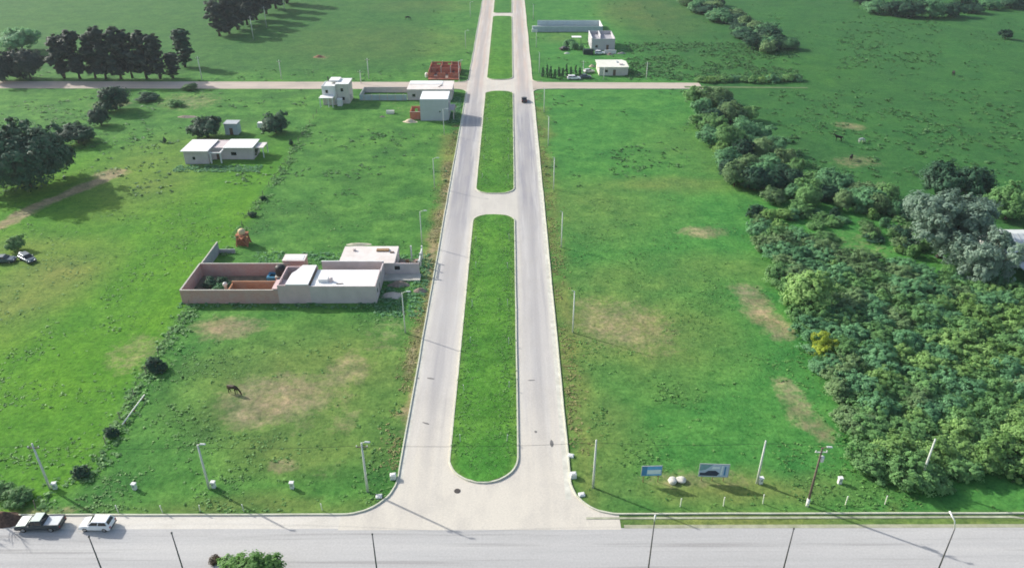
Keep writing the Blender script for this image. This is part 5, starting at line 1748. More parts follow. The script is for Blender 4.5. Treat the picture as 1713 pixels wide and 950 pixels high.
near = [(84, 817, 7.6, 'pale concrete utility pole near the pickup truck, beside a white pillar', True, 0, pole_conc),
        (350, 817, 7.4, 'pale concrete lamp pole left of avenue with white pillar at its foot', False, 0.55, pole_conc),
        (615, 822, 8.2, 'pale concrete utility pole at the left corner of the avenue', True, 0.55, pole_conc),
        (992, 815, 8.0, 'slim white pole at the right corner of the avenue', False, 0, pole_conc),
        (1266, 808, 7.2, 'slim white pole right of the larger billboard', False, 0, pole_conc),
        (1350, 846, 9.6, 'brown wooden pole with white base and crossarm near the road', True, 0.5, pole_wood),
        (1538, 809, 7.6, 'pale pole standing in front of the thicket', False, 0, pole_conc)]
pole_tops = []
for px, py, h, lb, cr, ar, m_ in near:
    o = pole('utility_pole', lb, px, py, h, m_, ar, 1, cr, r=0.17)
    pole_tops.append((o.location.x, o.location.y, h))
    if m_ is pole_wood:
        MB().tube([(0, 0, -0.2), (0, 0, 1.3)], [0.2, 0.19], 10).build('white_base', white_paint, o, True)
        MB().lathe([(0.18, h - 2.2), (0.24, h - 2.1), (0.24, h - 1.4), (0.1, h - 1.3)], 10, (0.32, 0)).build('transformer', lamp_m, o, True)

def span(a, b, sag, n=12):
    a, b = Vector(a), Vector(b)
    return [a.lerp(b, k / n) - Vector((0, 0, 4 * sag * (k / n) * (1 - k / n))) for k in range(n + 1)]

tops = [Vector((x, y, z - 0.42)) for x, y, z in pole_tops]
left_line = MB()
w0 = tops[0] + Vector((-28, 0.3, 0))
for a, b in [(w0, tops[0]), (tops[0], tops[1]), (tops[1], tops[2])]:
    left_line.tube(span(a, b, 0.35), 0.022, 4)
tag(left_line.build('overhead_line', wire_m), 'thin black overhead line between the poles left of the avenue', 'cable')
right_line = MB()
for a, b in [(tops[2], tops[3]), (tops[3], tops[4]), (tops[4], tops[6]), (tops[6], tops[6] + Vector((30, 0, 0)))]:
    right_line.tube(span(a, b, 0.4), 0.022, 4)
tag(right_line.build('overhead_line', wire_m), 'thin black overhead line crossing the avenue mouth to the right poles', 'cable')

# lamp poles along the avenue
left_poles = [(678, 557, 8.0), (706, 410, 7.6), (727, 314, 7.4), (743, 226, 7.4), (768, 137, 7.2), (779, 82, 7.0), (787, 30, 7.0)]
right_poles = [(958, 556, 8.1), (939, 414, 8.0), (926, 317, 8.0), (917, 244, 8.2), (910, 188, 7.6), (902, 122, 7.2), (897, 80, 7.0), (892, 34, 7.0)]
for k, (px, py, h) in enumerate(left_poles):
    pole('avenue_pole', f'slim pale pole on the left verge of the avenue, {ordn[k]} from the main road', px, py, h, pole_conc, 0.9, 1, False, 'poles along the left verge', 0.12)
for k, (px, py, h) in enumerate(right_poles):
    pole('avenue_pole', f'slim white pole on the right verge of the avenue, {ordn[k]} from the main road', px, py, h, white_paint if k < 5 else pole_conc, 0.5, -1, False, 'poles along the right verge', 0.13, lamp=False)
for px, py, h, lb in [(338, 134, 8.2, 'white pole by the dirt road at the right end of the tall trees'), (471, 133, 6.8, 'pale pole on the dirt road left of the white two storey house'),
                      (617, 132, 7.2, 'pale pole on the dirt road above the low yard wall'), (604, 140, 4.6, 'short pale pole behind the low yard wall'),
                      (1081, 133, 6.0, 'pale pole on the crossing road right of the white roofed house'), (975, 130, 6.0, 'pale pole at the end of the conifer hedge'),
                      (1010, 133, 4.2, 'short pale pole in front of the white roofed house'), (424, 66, 9.5, 'pale pole in front of the top edge tree belt'), (446, 46, 9.0, 'pale pole beside the far part of the tree belt'), (476, 18, 8.0, 'farthest pale pole beside the tree belt at the top edge')]:
    pole('roadside_pole', lb, px, py, h, pole_conc, 0.0, 1, True, r=0.16)
# lamp poles on the near side of the main road: their feet are below the picture
for k, (px, py, m_, ar, lb) in enumerate([(150, 897, pole_dark, 0, 'dark slim pole rising from the bottom edge below the white car'), (288, 891, pole_dark, 0, 'dark slim pole rising from the bottom edge left of the bright tree'),
                                         (623, 894, pole_dark, 0, 'dark slim pole rising from the bottom edge below the avenue mouth, left'), (1095, 872, pole_dark, 0.0, 'dark slim pole with white top at the bottom edge right of avenue'),
                                         (1328, 886, pole_dark, 0, 'dark slim pole at the bottom edge below the wooden pole'), (1598, 886, pole_dark, 0, 'dark lamp pole with curved white arm at the bottom right')]):
    Yp = 57.6
    h = ztop(Yp, py)
    X_ = at(px, py, h).x
    root = thing('street_lamp', lb, 'lamp post', (X_, Yp, 0), 0, 'poles along the near side of the main road')
    MB().tube([(0, 0, -0.3), (0, 0, h * 0.55), (0, 0, h)], [0.09, 0.075, 0.055], 9).build('shaft', m_, root, True)
    if k == 3:
        MB().tube([(0, 0, h), (0, 0.02, h + 0.9)], [0.085, 0.09], 9).build('lamp_head', white_paint, root, True)
    elif k == 5:
        MB().tube([(0, 0, h), (-0.1, 0.3, h + 0.9), (-0.5, 1.0, h + 1.6)], [0.07, 0.07, 0.10], 8).build('lamp_arm', white_paint, root, True)
    else:
        MB().lathe([(0.055, h), (0.10, h + 0.06), (0.10, h + 0.2), (0.03, h + 0.26)], 9).build('cap', pole_dark, root, True)

# ------------------------------------------------------------------ small roadside things
def pillar(px, py, label, w=0.5, h=0.92):
    c_ = at(px, py)
    r_ = thing('service_pillar', label, 'pillar', (c_.x, c_.y, 0), random.uniform(-0.2, 0.2), 'white service pillars along the lots')
    MB().box(-w / 2, w / 2, -w * 0.4, w * 0.4, -0.1, h).build('body', white_paint, r_, bevel=0.04)
    MB().box(-w / 2 - 0.06, w / 2 + 0.06, -w * 0.4 - 0.06, w * 0.4 + 0.06, h + 0.003, h + 0.12).build('cap', plaster_white, r_, bevel=0.03)
    MB().box(-w * 0.3, w * 0.3, -w * 0.4 - 0.03, -w * 0.4 - 0.002, h * 0.5, h * 0.88).build('meter_door', metal_grey, r_)
    return r_
for px, py, lb in [(93, 817, 'white service pillar beside the pole near the pickup'), (226, 818, 'white service pillar alone between the two left poles'), (358, 815, 'white service pillar at the foot of the second pole'),
                   (489, 816, 'white service pillar alone left of the avenue corner pole'), (1272, 808, 'white service pillar beside the slim pole right of the billboards'), (1404, 808, 'white service pillar alone between wooden pole and thicket')]:
    pillar(px, py, lb)
for k, (px, py, lb) in enumerate([(658, 800, 'white concrete block on the left avenue corner verge'), (634, 831, 'flat pale concrete block near the left kerb corner'), (959, 798, 'white concrete block on the right avenue corner verge'), (955, 763, 'flat white concrete block on the right verge of the avenue'), (973, 828, 'flat pale concrete block at the right kerb corner')]):
    c_ = at(px, py)
    r_ = thing('concrete_block', lb, 'block', (c_.x, c_.y, 0), random.uniform(-.3, .3))
    h = 0.75 if k in (0, 2) else 0.25
    MB().box(-0.4, 0.4, -0.32, 0.32, -0.1, h).build('body', white_paint, r_, bevel=0.05)
    MB().box(-0.28, 0.28, -0.2, 0.2, h + 0.002, h + 0.07).build('lid', plaster_white, r_, bevel=0.02)

def boulder(px, py, s, label, seed):
    bm = bmesh.new()
    bmesh.ops.create_icosphere(bm, subdivisions=3, radius=1.0)
    g_ = random.Random(seed)
    ph = [g_.uniform(0, 6) for _ in range(6)]
    for v in bm.verts:
        q = 1 + 0.14 * math.sin(2.3 * v.co.x + ph[0]) + 0.12 * math.sin(3.1 * v.co.y + ph[1]) + 0.08 * math.sin(5 * v.co.z + ph[2] + 2 * v.co.x)
        v.co = Vector((v.co.x * s * q, v.co.y * s * 0.8 * q, v.co.z * s * 0.62 * q + s * 0.38))
    me = bpy.data.meshes.new('boulder')
    bm.to_mesh(me)
    bm.free()
    me.materials.append(mat('pale_stone', (0.62, 0.60, 0.52), 0.9, 0.12, 1.5, 0.4, 8))
    o = bpy.data.objects.new('boulder', me)
    COL.objects.link(o)
    o.location = at(px, py)
    return tag(o, label, 'boulder')
boulder(1124, 806, 0.62, 'left of two pale boulders between the billboards', 1)
boulder(1138, 805, 0.66, 'right of two pale boulders between the billboards', 2)

def stake(px, py, label, group, h=1.1, lean=0.0):
    c_ = at(px, py)
    r_ = thing('stake', label, 'stake', (c_.x, c_.y, 0), random.uniform(0, 3), group)
    r_.rotation_euler = (random.uniform(-.08, .08), lean + random.uniform(-.08, .08), random.uniform(0, 3))
    MB().box(-0.05, 0.05, -0.05, 0.05, -0.2, h).build('post', stake_m, r_)
    MB().box(-0.052, 0.052, -0.052, 0.052, h + 0.001, h + 0.10).build('tip', white_paint, r_)
    return r_
for k, (px, py) in enumerate([(198, 857), (272, 857), (335, 856), (408, 855), (539, 853)]):
    stake(px, py, f'thin pale lot stake by the kerb left of the avenue, {ordn[k]} from the left', 'lot stakes left of the avenue')
for k, (px, py) in enumerate([(1138, 847), (1210, 846), (1276, 842), (1414, 844), (1480, 843)]):
    stake(px, py, f'thin pale lot stake by the kerb right of the avenue, {ordn[k]} from the avenue', 'lot stakes right of the avenue', 1.4)
st0 = None
for yv in [81, 93, 105, 118, 131, 144, 178, 192, 206, 222, 238]:
    for xv, side in ((-6.9, 'left'), (-0.4, 'right')):
        r_ = thing('median_stake', f'thin pale stake on the {side} side of the {"near" if yv < 160 else "middle"} grass island', 'stake', (xv + random.uniform(-.2, .2), yv + random.uniform(-1, 1), 0.15), random.uniform(0, 3), 'stakes on the grass islands')
        r_.rotation_euler = (random.uniform(-.1, .1), random.uniform(-.1, .1), 0)
        MB().box(-0.045, 0.045, -0.045, 0.045, -0.15, 1.1).build('post', stake_m, r_)
        MB().box(-0.05, 0.05, -0.05, 0.05, 1.101, 1.25).build('tip', white_paint, r_)

# billboards
def billboard(px0, px1, py0, py1, pybase, label, shapes, face, rz=0.0):
    Yb = yat(pybase)
    z0_, z1_ = ztop(Yb, py1), ztop(Yb, py0)
    xa, xb = at(px0, py1, z0_).x, at(px1, py1, z0_).x
    w_ = xb - xa
    r_ = thing('billboard', label, 'billboard', ((xa + xb) / 2, Yb, 0), rz)
    MB().box(-w_ / 2, w_ / 2, -0.03, 0.03, z0_, z1_).build('panel', face, r_)
    f = MB()
    f.box(-w_ / 2 - 0.06, w_ / 2 + 0.06, -0.04, 0.05, z1_ + 0.002, z1_ + 0.07).box(-w_ / 2 - 0.06, w_ / 2 + 0.06, -0.04, 0.05, z0_ - 0.07, z0_ - 0.002)
    f.box(-w_ / 2 - 0.07, -w_ / 2 - 0.002, -0.04, 0.05, z0_, z1_).box(w_ / 2 + 0.002, w_ / 2 + 0.07, -0.04, 0.05, z0_, z1_)
    f.build('frame', metal_grey, r_)
    n = 3 if w_ > 3 else 2
    for k in range(n):
        xx = -w_ / 2 + w_ * (0.12 + 0.76 * k / (n - 1))
        MB().tube([(xx, 0.09, -0.2), (xx, 0.09, z1_ - 0.1)], 0.05, 7).build('leg', wood, r_)
    for k, (poly, m_) in enumerate(shapes):
        H_ = z1_ - z0_
        b_ = MB()
        pts = [(-w_ / 2 + u * w_, z0_ + v * H_) for u, v in poly]
        y_ = -0.033 - 0.003 * k
        n_ = len(pts)
        b_.add([(x, y_, z) for x, z in pts] + [(x, y_ - 0.002, z) for x, z in pts], [tuple(range(n_)), tuple(range(2 * n_ - 1, n_ - 1, -1))] + [(i, (i + 1) % n_, n_ + (i + 1) % n_, n_ + i) for i in range(n_)])
        b_.build('print', m_, r_)
    return r_
sgn_blue = mat('sign_blue', (0.14, 0.42, 0.75), 0.5, 0.05)
sgn_dblue = mat('sign_deep_blue', (0.07, 0.24, 0.48), 0.5, 0.05)
sgn_white = mat('sign_white', (0.72, 0.80, 0.86), 0.5, 0.03)
sgn_pale = mat('sign_pale_blue', (0.46, 0.56, 0.72), 0.5, 0.06)
sgn_dark = mat('sign_dark', (0.04, 0.05, 0.10), 0.5, 0.1)
sgn_teal = mat('sign_teal', (0.20, 0.36, 0.42), 0.5, 0.1)
billboard(1073, 1106, 780, 795, 807, 'small blue billboard with a white band near the avenue', [([(0, 0), (0.26, 0), (0.26, 1), (0, 1)], sgn_dblue), ([(0.27, 0.15), (0.97, 0.15), (0.97, 0.62), (0.27, 0.62)], sgn_white)], sgn_blue, 0.03)
billboard(1169, 1217, 777, 797, 805, 'larger pale blue billboard with dark print on three legs',
          [([(0.0, 0.45), (0.2, 0.55), (0.45, 1.0), (0.02, 1.0)], sgn_teal), ([(0.02, 0.06), (0.62, 0.06), (0.70, 0.28), (0.55, 0.5), (0.30, 0.48), (0.2, 0.3), (0.02, 0.3)], sgn_dark),
           ([(0.72, 0.12), (0.78, 0.12), (0.80, 0.9), (0.75, 0.9)], sgn_white), ([(0.84, 0.12), (0.90, 0.12), (0.90, 0.86), (0.85, 0.86)], sgn_dblue), ([(0.40, 0.62), (0.68, 0.66), (0.68, 0.82), (0.44, 0.82)], sgn_white)], sgn_pale, -0.05)

# ------------------------------------------------------------------ fences
def fence(pts, label, step=5.0):
    c0 = pts[0]
    r_ = thing('wire_fence', label, 'fence', (c0.x, c0.y, 0))
    loc = [p - c0 for p in pts]
    posts = []
    for a, b in zip(loc, loc[1:]):
        n = max(1, int((b - a).length / step))
        posts += [a.lerp(b, k / n) for k in range(n)]
    posts.append(loc[-1])
    for p_ in posts:
        q = Vector((random.uniform(-.08, .08), random.uniform(-.08, .08), 1.35))
        MB().tube([p_ + Vector((0, 0, -0.2)), p_ + q], [0.07, 0.06], 6).build('post', bark_pale, r_)
    for z in (0.45, 0.85, 1.2):
        MB().tube([p_ + Vector((0.05, 0, z)) for p_ in posts], 0.012, 3).build('wire', wire_m, r_)
    return r_
fence(fw[:3], 'wire fence between the farmhouse field and the upper lots')
fence(fw[3:], 'overgrown wire fence from the brick yard down to the main road')
a, b = at(206, 714), at(243, 664)
lg = thing('white_pipe', 'long white pipe lying along the overgrown lot fence', 'pipe', (a.x, a.y, 0))
d = b - a
MB().tube([(0, 0, 0.45), (d.x * 0.5, d.y * 0.5, 0.5), (d.x, d.y, 0.45)], 0.09, 8).build('pipe', pale_m, lg, True)
for t in (0.1, 0.5, 0.9):
    MB().box(d.x * t - 0.1, d.x * t + 0.1, d.y * t - 0.1, d.y * t + 0.1, -0.1, 0.38).build('support', wood, lg)

# ------------------------------------------------------------------ cars
def paint(name, rgb, metal=0.2):
    return mat(name, rgb, 0.3, 0.04, 1.0, metal=metal, spec=0.5)

def frustum(b, x0a, x1a, wa, za, x0b, x1b, wb, zb):
    return b.add([(x0a, -wa, za), (x1a, -wa, za), (x1a, wa, za), (x0a, wa, za), (x0b, -wb, zb), (x1b, -wb, zb), (x1b, wb, zb), (x0b, wb, zb)],
                 [(0, 3, 2, 1), (4, 5, 6, 7), (0, 1, 5, 4), (1, 2, 6, 5), (2, 3, 7, 6), (3, 0, 4, 7)])

def slab(q, nrm, t=0.02):
    """thin pane from four corners"""
    n = Vector(nrm).normalized() * t
    v = [Vector(p) for p in q]
    return MB().add([p + n for p in v] + v, [(0, 1, 2, 3), (7, 6, 5, 4), (0, 4, 5, 1), (1, 5, 6, 2), (2, 6, 7, 3), (3, 7, 4, 0)])

def lerp3(a, b, t):
    return Vector(a).lerp(Vector(b), t)

def car(name, label, loc, rz, L, W, kind, pm, group=None):
    """front faces local +x"""
    r_ = thing(name, label, 'pickup truck' if kind == 'pickup' else 'car', loc, rz, group)
    hL, hW = L / 2, W / 2
    if kind == 'pickup':
        prof = [(-hL, 0.42), (-hL, 0.98), (hL * 0.42, 1.0), (hL * 0.46, 1.02), (hL - 0.25, 0.93), (hL, 0.78), (hL, 0.40), (hL - 0.2, 0.30), (-hL + 0.2, 0.34)]
        cab = (-L * 0.14, L * 0.22, 1.0, -L * 0.11, L * 0.10, 1.62)
    elif kind == 'hatch':
        prof = [(-hL, 0.40), (-hL + 0.03, 0.85), (-hL + 0.15, 0.92), (hL * 0.40, 0.94), (hL - 0.35, 0.82), (hL - 0.02, 0.62), (hL, 0.36), (hL - 0.2, 0.24), (-hL + 0.15, 0.26)]
        cab = (-hL + 0.08, L * 0.24, 0.92, -hL + 0.42, L * 0.06, 1.45)
    else:
        prof = [(-hL, 0.42), (-hL + 0.03, 0.86), (-hL * 0.66, 0.94), (hL * 0.40, 0.92), (hL - 0.35, 0.80), (hL - 0.02, 0.62), (hL, 0.36), (hL - 0.2, 0.24), (-hL + 0.15, 0.26)]
        cab = (-L * 0.33, L * 0.24, 0.93, -L * 0.20, L * 0.07, 1.42)
    MB().extrude_y(prof, -hW, hW).build('body', pm, r_, bevel=0.09)
    x0a, x1a, za, x0b, x1b, zb = cab
    wa, wb = hW - 0.06, hW - 0.20
    b_ = MB()
    frustum(b_, x0a, x1a, wa, za - 0.04, x0b, x1b, wb, zb)
    cb_ = b_.build('cabin', pm, r_, bevel=0.05)
    # glazing: windscreen, rear window, side windows
    f0, f1, f2, f3 = (x1a, -wa, za), (x1a, wa, za), (x1b, wb, zb), (x1b, -wb, zb)
    def quad(a, b, c, d_, u0, u1, v0, v1):
        lo0, lo1 = lerp3(a, b, u0), lerp3(a, b, u1)
        hi0, hi1 = lerp3(d_, c, u0), lerp3(d_, c, u1)
        return [lerp3(lo0, hi0, v0), lerp3(lo1, hi1, v0), lerp3(lo1, hi1, v1), lerp3(lo0, hi0, v1)]
    slab(quad(f0, f1, f2, f3, 0.07, 0.93, 0.1, 0.93), (zb - za, 0, x1a - x1b)).build('windscreen', glass_dark, cb_)
    g0, g1, g2, g3 = (x0a, wa, za), (x0a, -wa, za), (x0b, -wb, zb), (x0b, wb, zb)
    slab(quad(g0, g1, g2, g3, 0.1, 0.9, 0.22, 0.9), (-(zb - za), 0, x0b - x0a)).build('rear_window', glass_dark, cb_)
    for s in (-1, 1):
        a, b2, c2, d2 = (x0a, s * wa, za), (x1a, s * wa, za), (x1b, s * wb, zb), (x0b, s * wb, zb)
        for u0, u1 in ((0.08, 0.48), (0.53, 0.93)):
            slab(quad(a, b2, c2, d2, u0, u1, 0.14, 0.88), (0, s * (zb - za), wa - wb)).build('side_window', glass_dark, cb_)
        MB().box(x1a - 0.45, x1a - 0.28, s * (hW + 0.01) - 0.01, s * (hW + 0.01) + s * 0.16 + 0.01, za, za + 0.13).build('mirror', pm, r_, bevel=0.02) if s > 0 else MB().box(x1a - 0.45, x1a - 0.28, -hW - 0.17, -hW - 0.01, za, za + 0.13).build('mirror', pm, r_, bevel=0.02)
        MB().box(hL - 0.10, hL + 0.015, s * hW * 0.62 - 0.18, s * hW * 0.62 + 0.18, 0.56, 0.72).build('headlight', lens_m, r_, bevel=0.03)
        MB().box(-hL - 0.015, -hL + 0.08, s * hW * 0.78 - 0.12, s * hW * 0.78 + 0.12, 0.62, 0.84).build('taillight', shade_m, r_, bevel=0.02)
        for xw in (-hL * 0.60, hL * 0.62):
            rad = 0.38 if kind == 'pickup' else 0.31
            w_ = MB().lathe([(rad - 0.05, -0.11), (rad, -0.07), (rad, 0.07), (rad - 0.05, 0.11)], 18).build('wheel', rubber, r_, True)
            w_.rotation_euler = (math.pi / 2, 0, 0)
            w_.location = (xw, s * (hW - 0.09), rad)
            rm_ = MB().lathe([(rad * 0.6, -0.12), (rad * 0.6, 0.12)], 12).build('rim', chrome, w_)
    MB().box(hL - 0.02, hL + 0.07, -hW * 0.9, hW * 0.9, 0.34, 0.5).build('bumper', pole_dark, r_, bevel=0.03)
    MB().box(-hL - 0.07, -hL + 0.02, -hW * 0.9, hW * 0.9, 0.38, 0.54).build('bumper', pole_dark, r_, bevel=0.03)
    if kind == 'pickup':
        b_ = MB()
        b_.box(-hL + 0.06, -L * 0.15, -hW + 0.02, -hW + 0.12, 0.98, 1.12).box(-hL + 0.06, -L * 0.15, hW - 0.12, hW - 0.02, 0.98, 1.12).box(-hL, -hL + 0.07, -hW + 0.02, hW - 0.02, 0.98, 1.12)
        b_.build('bed_rail', pm, r_)
        MB().box(x0b + 0.03, x1b - 0.03, -wb + 0.03, wb - 0.03, zb + 0.002, zb + 0.035).build('roof_panel', sunlit_top, cb_, bevel=0.01)  # plate on the roof with sun glare painted into its pale colour
        MB().add([(x1a + 0.06, -hW + 0.12, 1.035), (hL - 0.28, -hW + 0.12, 0.95), (hL - 0.28, hW - 0.12, 0.95), (x1a + 0.06, hW - 0.12, 1.035), (x1a + 0.06, -hW + 0.12, 1.06), (hL - 0.28, -hW + 0.12, 0.975), (hL - 0.28, hW - 0.12, 0.975), (x1a + 0.06, hW - 0.12, 1.06)], [(0, 3, 2, 1), (4, 5, 6, 7), (0, 1, 5, 4), (1, 2, 6, 5), (2, 3, 7, 6), (3, 0, 4, 7)]).build('bonnet', sunlit_top, r_)  # same painted sun glare laid over the bonnet
        MB().box(-hL + 0.08, -L * 0.155, -hW + 0.13, hW - 0.13, 0.985, 1.03).build('bed_cover', mat('bed_cover', (0.60, 0.62, 0.62), 0.6, 0.05), r_)
    return r_

silver = paint('paint_shaded_body', (0.055, 0.07, 0.08), 0.3)  # pickup body: shade of its near side put into the dark colour
sunlit_top = paint('paint_sunlit_top', (0.42, 0.50, 0.47), 0.3)  # pickup roof and bonnet: sunlight put into the pale colour
white_p = paint('paint_white', (0.80, 0.81, 0.82), 0.0)
dark_p = paint('paint_dark', (0.035, 0.03, 0.035), 0.2)
greyblue_p = paint('paint_grey_blue', (0.09, 0.125, 0.155), 0.3)
cY = yat(889) + 0.95
car('pickup_truck', 'pickup truck at the left kerb, shade painted into its body and sun glare into bonnet and roof, pale bed cover', (at(64, 889).x, cY, 0.016), math.pi + 0.02, 5.4, 1.85, 'pickup', silver)
car('parked_car', 'small white hatchback parked behind the pickup at the left kerb', (at(160, 889).x, cY - 0.05, 0.016), math.pi - 0.03, 3.9, 1.68, 'hatch', white_p)
c = at(877, 170)
car('driving_car', 'small dark car driving on the right carriageway near the crossing', (c.x, c.y, 0.02), math.pi / 2, 4.1, 1.72, 'sedan', dark_p)
c = at(8, 438)
car('field_car', 'grey blue car parked in the field, cut by the left edge', (c.x, c.y, 0), 0.1, 4.3, 1.75, 'sedan', greyblue_p)
c = at(47, 436)
car('field_car', 'grey blue car parked in the field right of the small tree', (c.x, c.y, 0), -0.6, 4.1, 1.72, 'hatch', greyblue_p)
c = at(36, 429)
dr = thing('white_drum', 'white drum between the two grey cars in the field', 'drum', (c.x, c.y, 0))
MB().lathe([(0.3, 0), (0.34, 0.08), (0.34, 0.9), (0.2, 0.98)], 12).build('drum', pale_m, dr, True)
MB().lathe([(0.355, 0.45), (0.36, 0.47), (0.36, 0.53), (0.355, 0.55)], 12).build('hoop', concrete, dr)
c = at(979, 131)
car('parked_car', 'dark car parked at the hedge end by the crossing road', (c.x, c.y, 0), 0.05, 4.1, 1.72, 'sedan', greyblue_p)
c = at(1003, 91)
car('parked_car', 'white car parked beside the dark green container', (c.x, c.y, 0), 0.0, 4.0, 1.7, 'hatch', white_p)
c = at(964, 72)
tp = thing('canopy', 'pale canopy on posts beside the bushes before the shell', 'canopy', (c.x, c.y, 0))
MB().prism([(-2.0, -1.5), (2.0, -1.5), (2.0, 1.5), (-2.0, 1.5)], 2.4, 2.5).build('roof', roof_white, tp)
for sx in (-1.9, 1.9):
    for sy in (-1.4, 1.4):
        MB().tube([(sx, sy, -0.1), (sx, sy, 2.4)], 0.05, 6).build('post', pole_dark, tp)

for k, (px, py, w, d_, h, m_, lb) in enumerate([(1020, 92, 3.0, 1.6, 0.8, rubble_m, 'brown heap right of the white car behind the white roofed house'), (1040, 90, 4.0, 1.6, 0.6, mat('grey_rubble', (0.30, 0.30, 0.29), 0.95, 0.3, 1.5), 'grey rubble heap above the right end of the cream roof'),
                                             (990, 112, 2.6, 1.6, 0.9, sand_m, 'sand heap left of the white roofed house'), (948, 90, 3.2, 1.4, 0.5, mat('pale_debris', (0.55, 0.58, 0.52), 0.95, 0.2, 1.5), 'pale debris on the grass before the grey shell'),
                                             (640, 196, 2.4, 1.2, 0.4, rubble_m, 'small brown heap on the grass below the yard wall'), (760, 180, 2.4, 2.0, 0.7, rubble_m, 'brown heap between the grey cube and the avenue')]):
    heap('rubble_pile', lb, px, py, w, d_, h, m_, 40 + k)
c = at(960, 133)
car('parked_van', 'white van parked below the conifer hedge by the crossing road', (c.x, c.y, 0.0), 0.03, 4.8, 1.9, 'hatch', white_p)
c = at(944, 84)
car('parked_car', 'dark car parked on the grass before the grey shell', (c.x, c.y, 0), 0.5, 4.1, 1.72, 'sedan', dark_p)
c = at(985, 122)
car('parked_car', 'silver car parked just left of the white roofed house', (c.x, c.y, 0), 0.4, 4.0, 1.7, 'hatch', paint('paint_pale_silver', (0.5, 0.52, 0.53), 0.3))

# ------------------------------------------------------------------ animals
def skinned(name, verts, edges, m, subdiv=2):
    bm = bmesh.new()
    ly = bm.verts.layers.skin.verify()
    vs_ = []
    for k, (p, r_) in enumerate(verts):
        v = bm.verts.new(p)
        v[ly].radius = r_ if hasattr(r_, '__len__') else (r_, r_)
        v[ly].use_root = (k == 0)
        vs_.append(v)
    for a, b in edges:
        bm.edges.new((vs_[a], vs_[b]))
    me = bpy.data.meshes.new(name)
    bm.to_mesh(me)
    bm.free()
    o = bpy.data.objects.new(name, me)
    COL.objects.link(o)
    o.modifiers.new('skin', 'SKIN')
    s = o.modifiers.new('sub', 'SUBSURF')
    s.levels = s.render_levels = subdiv
    dg = bpy.context.evaluated_depsgraph_get()
    me2 = bpy.data.meshes.new_from_object(o.evaluated_get(dg))
    bpy.data.objects.remove(o)
    me2.materials.clear()
    me2.materials.append(m)
    me2.polygons.foreach_set('use_smooth', [True] * len(me2.polygons))
    return me2

def quadruped(name, label, cat, loc, rz, m, size=1.0, cow=False, head_down=True):
    """body along local x, head at +x; legs jointed at knee and hock"""
    hd = 0.0 if head_down else 1.0
    V = [((-0.55, 0, 1.18), (0.26, 0.27)), ((-0.15, 0, 1.12), (0.28, 0.30 if cow else 0.27)), ((0.30, 0, 1.12), (0.27, 0.31)), ((0.55, 0, 1.18), (0.21, 0.26)),
         ((0.85, 0, 1.02 + 0.45 * hd), (0.12, 0.18)), ((1.12, 0, 0.62 + 1.0 * hd), (0.09, 0.13)), ((1.22, 0, 0.38 + 1.22 * hd), (0.10, 0.12)), ((1.30, 0, 0.08 + 1.30 * hd), (0.06, 0.065)),
         ((-0.82, 0, 1.20), (0.07, 0.08)), ((-0.95, 0, 0.75), (0.045, 0.045)), ((-0.97, 0, 0.5), (0.03, 0.03))]
    E = [(0, 1), (1, 2), (2, 3), (3, 4), (4, 5), (5, 6), (6, 7), (0, 8), (8, 9), (9, 10)]
    for s in (-1, 1):
        k = len(V)
        V += [((-0.55, s * 0.17, 0.85), 0.14), ((-0.47, s * 0.18, 0.66), 0.085), ((-0.66, s * 0.18, 0.45), 0.055), ((-0.62, s * 0.18, 0.10), 0.045), ((-0.57, s * 0.18, 0.02), 0.06)]
        E += [(0, k), (k, k + 1), (k + 1, k + 2), (k + 2, k + 3), (k + 3, k + 4)]
        k = len(V)
        V += [((0.45, s * 0.16, 0.86), 0.11), ((0.47, s * 0.17, 0.52), 0.06), ((0.45, s * 0.17, 0.12), 0.042), ((0.49, s * 0.17, 0.02), 0.055)]
        E += [(3, k), (k, k + 1), (k + 1, k + 2), (k + 2, k + 3)]
        k = len(V)
        V += [((1.16, s * 0.10, 0.60 + 1.04 * hd), 0.03), ((1.13, s * 0.16, 0.70 + 1.06 * hd), 0.015)]
        E += [(6, k), (k, k + 1)]
    me = skinned('body', V, E, m)
    r_ = thing(name, label, cat, loc, rz)
    r_.scale = (size,) * 3
    o = bpy.data.objects.new('body', me)
    COL.objects.link(o)
    o.parent = r_
    return r_
coat = mat('coat_bay', (0.035, 0.020, 0.010), 0.6, 0.2, 3)
coat_b = mat('coat_black', (0.012, 0.011, 0.010), 0.6, 0.2, 3)
coat_w = mat('coat_white', (0.65, 0.64, 0.60), 0.7, 0.1, 3)
hs = quadruped('horse', 'dark bay horse grazing on the bare patch of the left lots', 'horse', at(391, 658), -0.35, coat, 1.12)
MB().add([(0.55, -0.03, 1.42), (0.85, -0.03, 1.22), (1.12, -0.03, 0.82), (0.55, 0.03, 1.42), (0.85, 0.03, 1.22), (1.12, 0.03, 0.82), (0.62, 0, 1.30), (0.88, 0, 1.10), (1.08, 0, 0.75)],
         [(0, 1, 4, 3), (1, 2, 5, 4), (0, 6, 7, 1), (1, 7, 8, 2), (3, 4, 7, 6), (4, 5, 8, 7)]).build('mane', coat_b, hs)
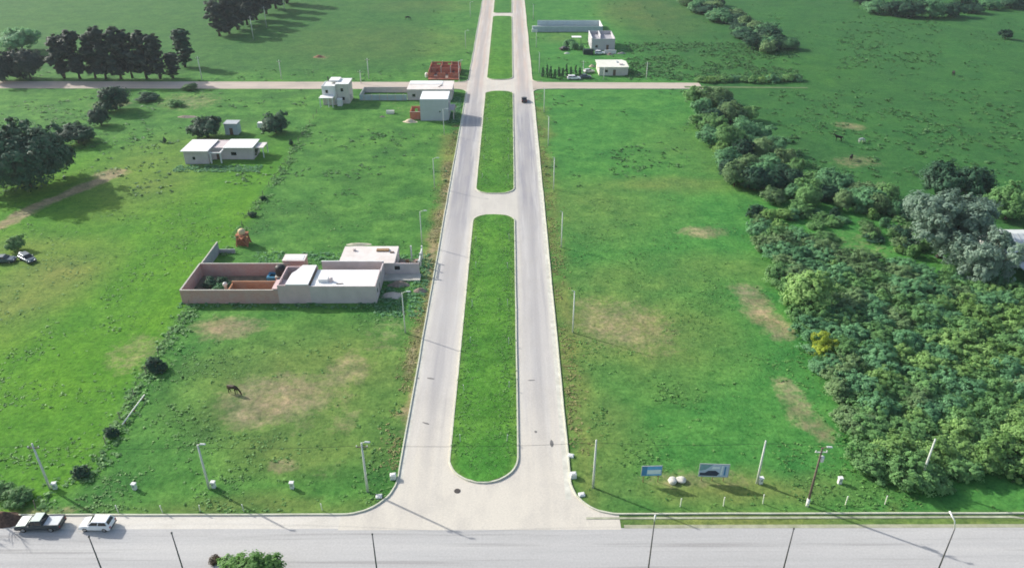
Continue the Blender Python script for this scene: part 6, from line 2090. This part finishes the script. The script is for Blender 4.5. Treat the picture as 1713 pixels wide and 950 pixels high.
for px, py, rz, m_, s, lb, down in [(1402, 237, 2.8, coat_b, 1.25, 'black cow in the right pasture, left of a white one', False), (1440, 239, 0.2, coat_w, 1.0, 'small white cow in the right pasture', True),
                                    (1423, 268, 1.0, coat_b, 1.15, 'black cow in the pasture nearest the scrub', True), (1594, 127, 1.3, coat_b, 1.3, 'lone black cow far out in the right pasture', True),
                                    (682, 34, 0.0, coat_b, 1.3, 'lone dark cow in the far field left of the avenue', True)]:
    quadruped('cow', lb, 'cow', at(px, py), rz, m_, s, True, down)

# ------------------------------------------------------------------ two bare saplings left of the frame; their shadows lie on the road
for k, (px, py, h) in enumerate([(-80, 856, 7.0), (-22, 862, 5.4)]):
    c = at(px, py)
    r_ = thing('bare_tree', ['bare leafless tree left of the frame, throwing the longer twig shadow', 'smaller bare leafless tree left of frame near the brush pile'][k], 'tree', (c.x, c.y, 0))
    rr = random.Random(k + 3)
    MB().tube([(0, 0, -0.2), (0.05, 0, h * 0.5), (0, 0.05, h * 0.75)], [0.13, 0.10, 0.07], 8).build('trunk', bark, r_, True)
    b = MB()
    for j in range(11):
        z = h * rr.uniform(0.5, 0.75)
        a = rr.uniform(0, 6.28)
        l = rr.uniform(0.6, 1.6)
        p1 = Vector((l * 0.5 * math.cos(a), l * 0.5 * math.sin(a), z + l * 0.45))
        p2 = Vector((l * math.cos(a), l * math.sin(a), z + l * 1.1))
        b.tube([(0.02, 0.02, z), p1, p2], [0.05, 0.035, 0.015], 5)
        for _ in range(2):
            a2 = a + rr.uniform(-1, 1)
            b.tube([p1, p1 + Vector((0.5 * math.cos(a2), 0.5 * math.sin(a2), 0.5))], [0.025, 0.012], 4)
    b.build('branches', bark, r_)

# ------------------------------------------------------------------ air
hz = bpy.data.materials.new('haze')
hz.use_nodes = True
hz.node_tree.nodes.remove(hz.node_tree.nodes['Principled BSDF'])
pv = hz.node_tree.nodes.new('ShaderNodeVolumePrincipled')
pv.inputs['Color'].default_value = (0.80, 0.90, 1.0, 1)
pv.inputs['Density'].default_value = 0.00011
pv.inputs['Anisotropy'].default_value = 0.2
hz.node_tree.links.new(pv.outputs[0], hz.node_tree.nodes['Material Output'].inputs['Volume'])
hb = MB().box(-8200, 8200, -8200, 8600, -1.5, 76.0).build('haze', hz)
hb['kind'] = 'stuff'
hb['label'] = 'thin pale haze filling the air over the fields'
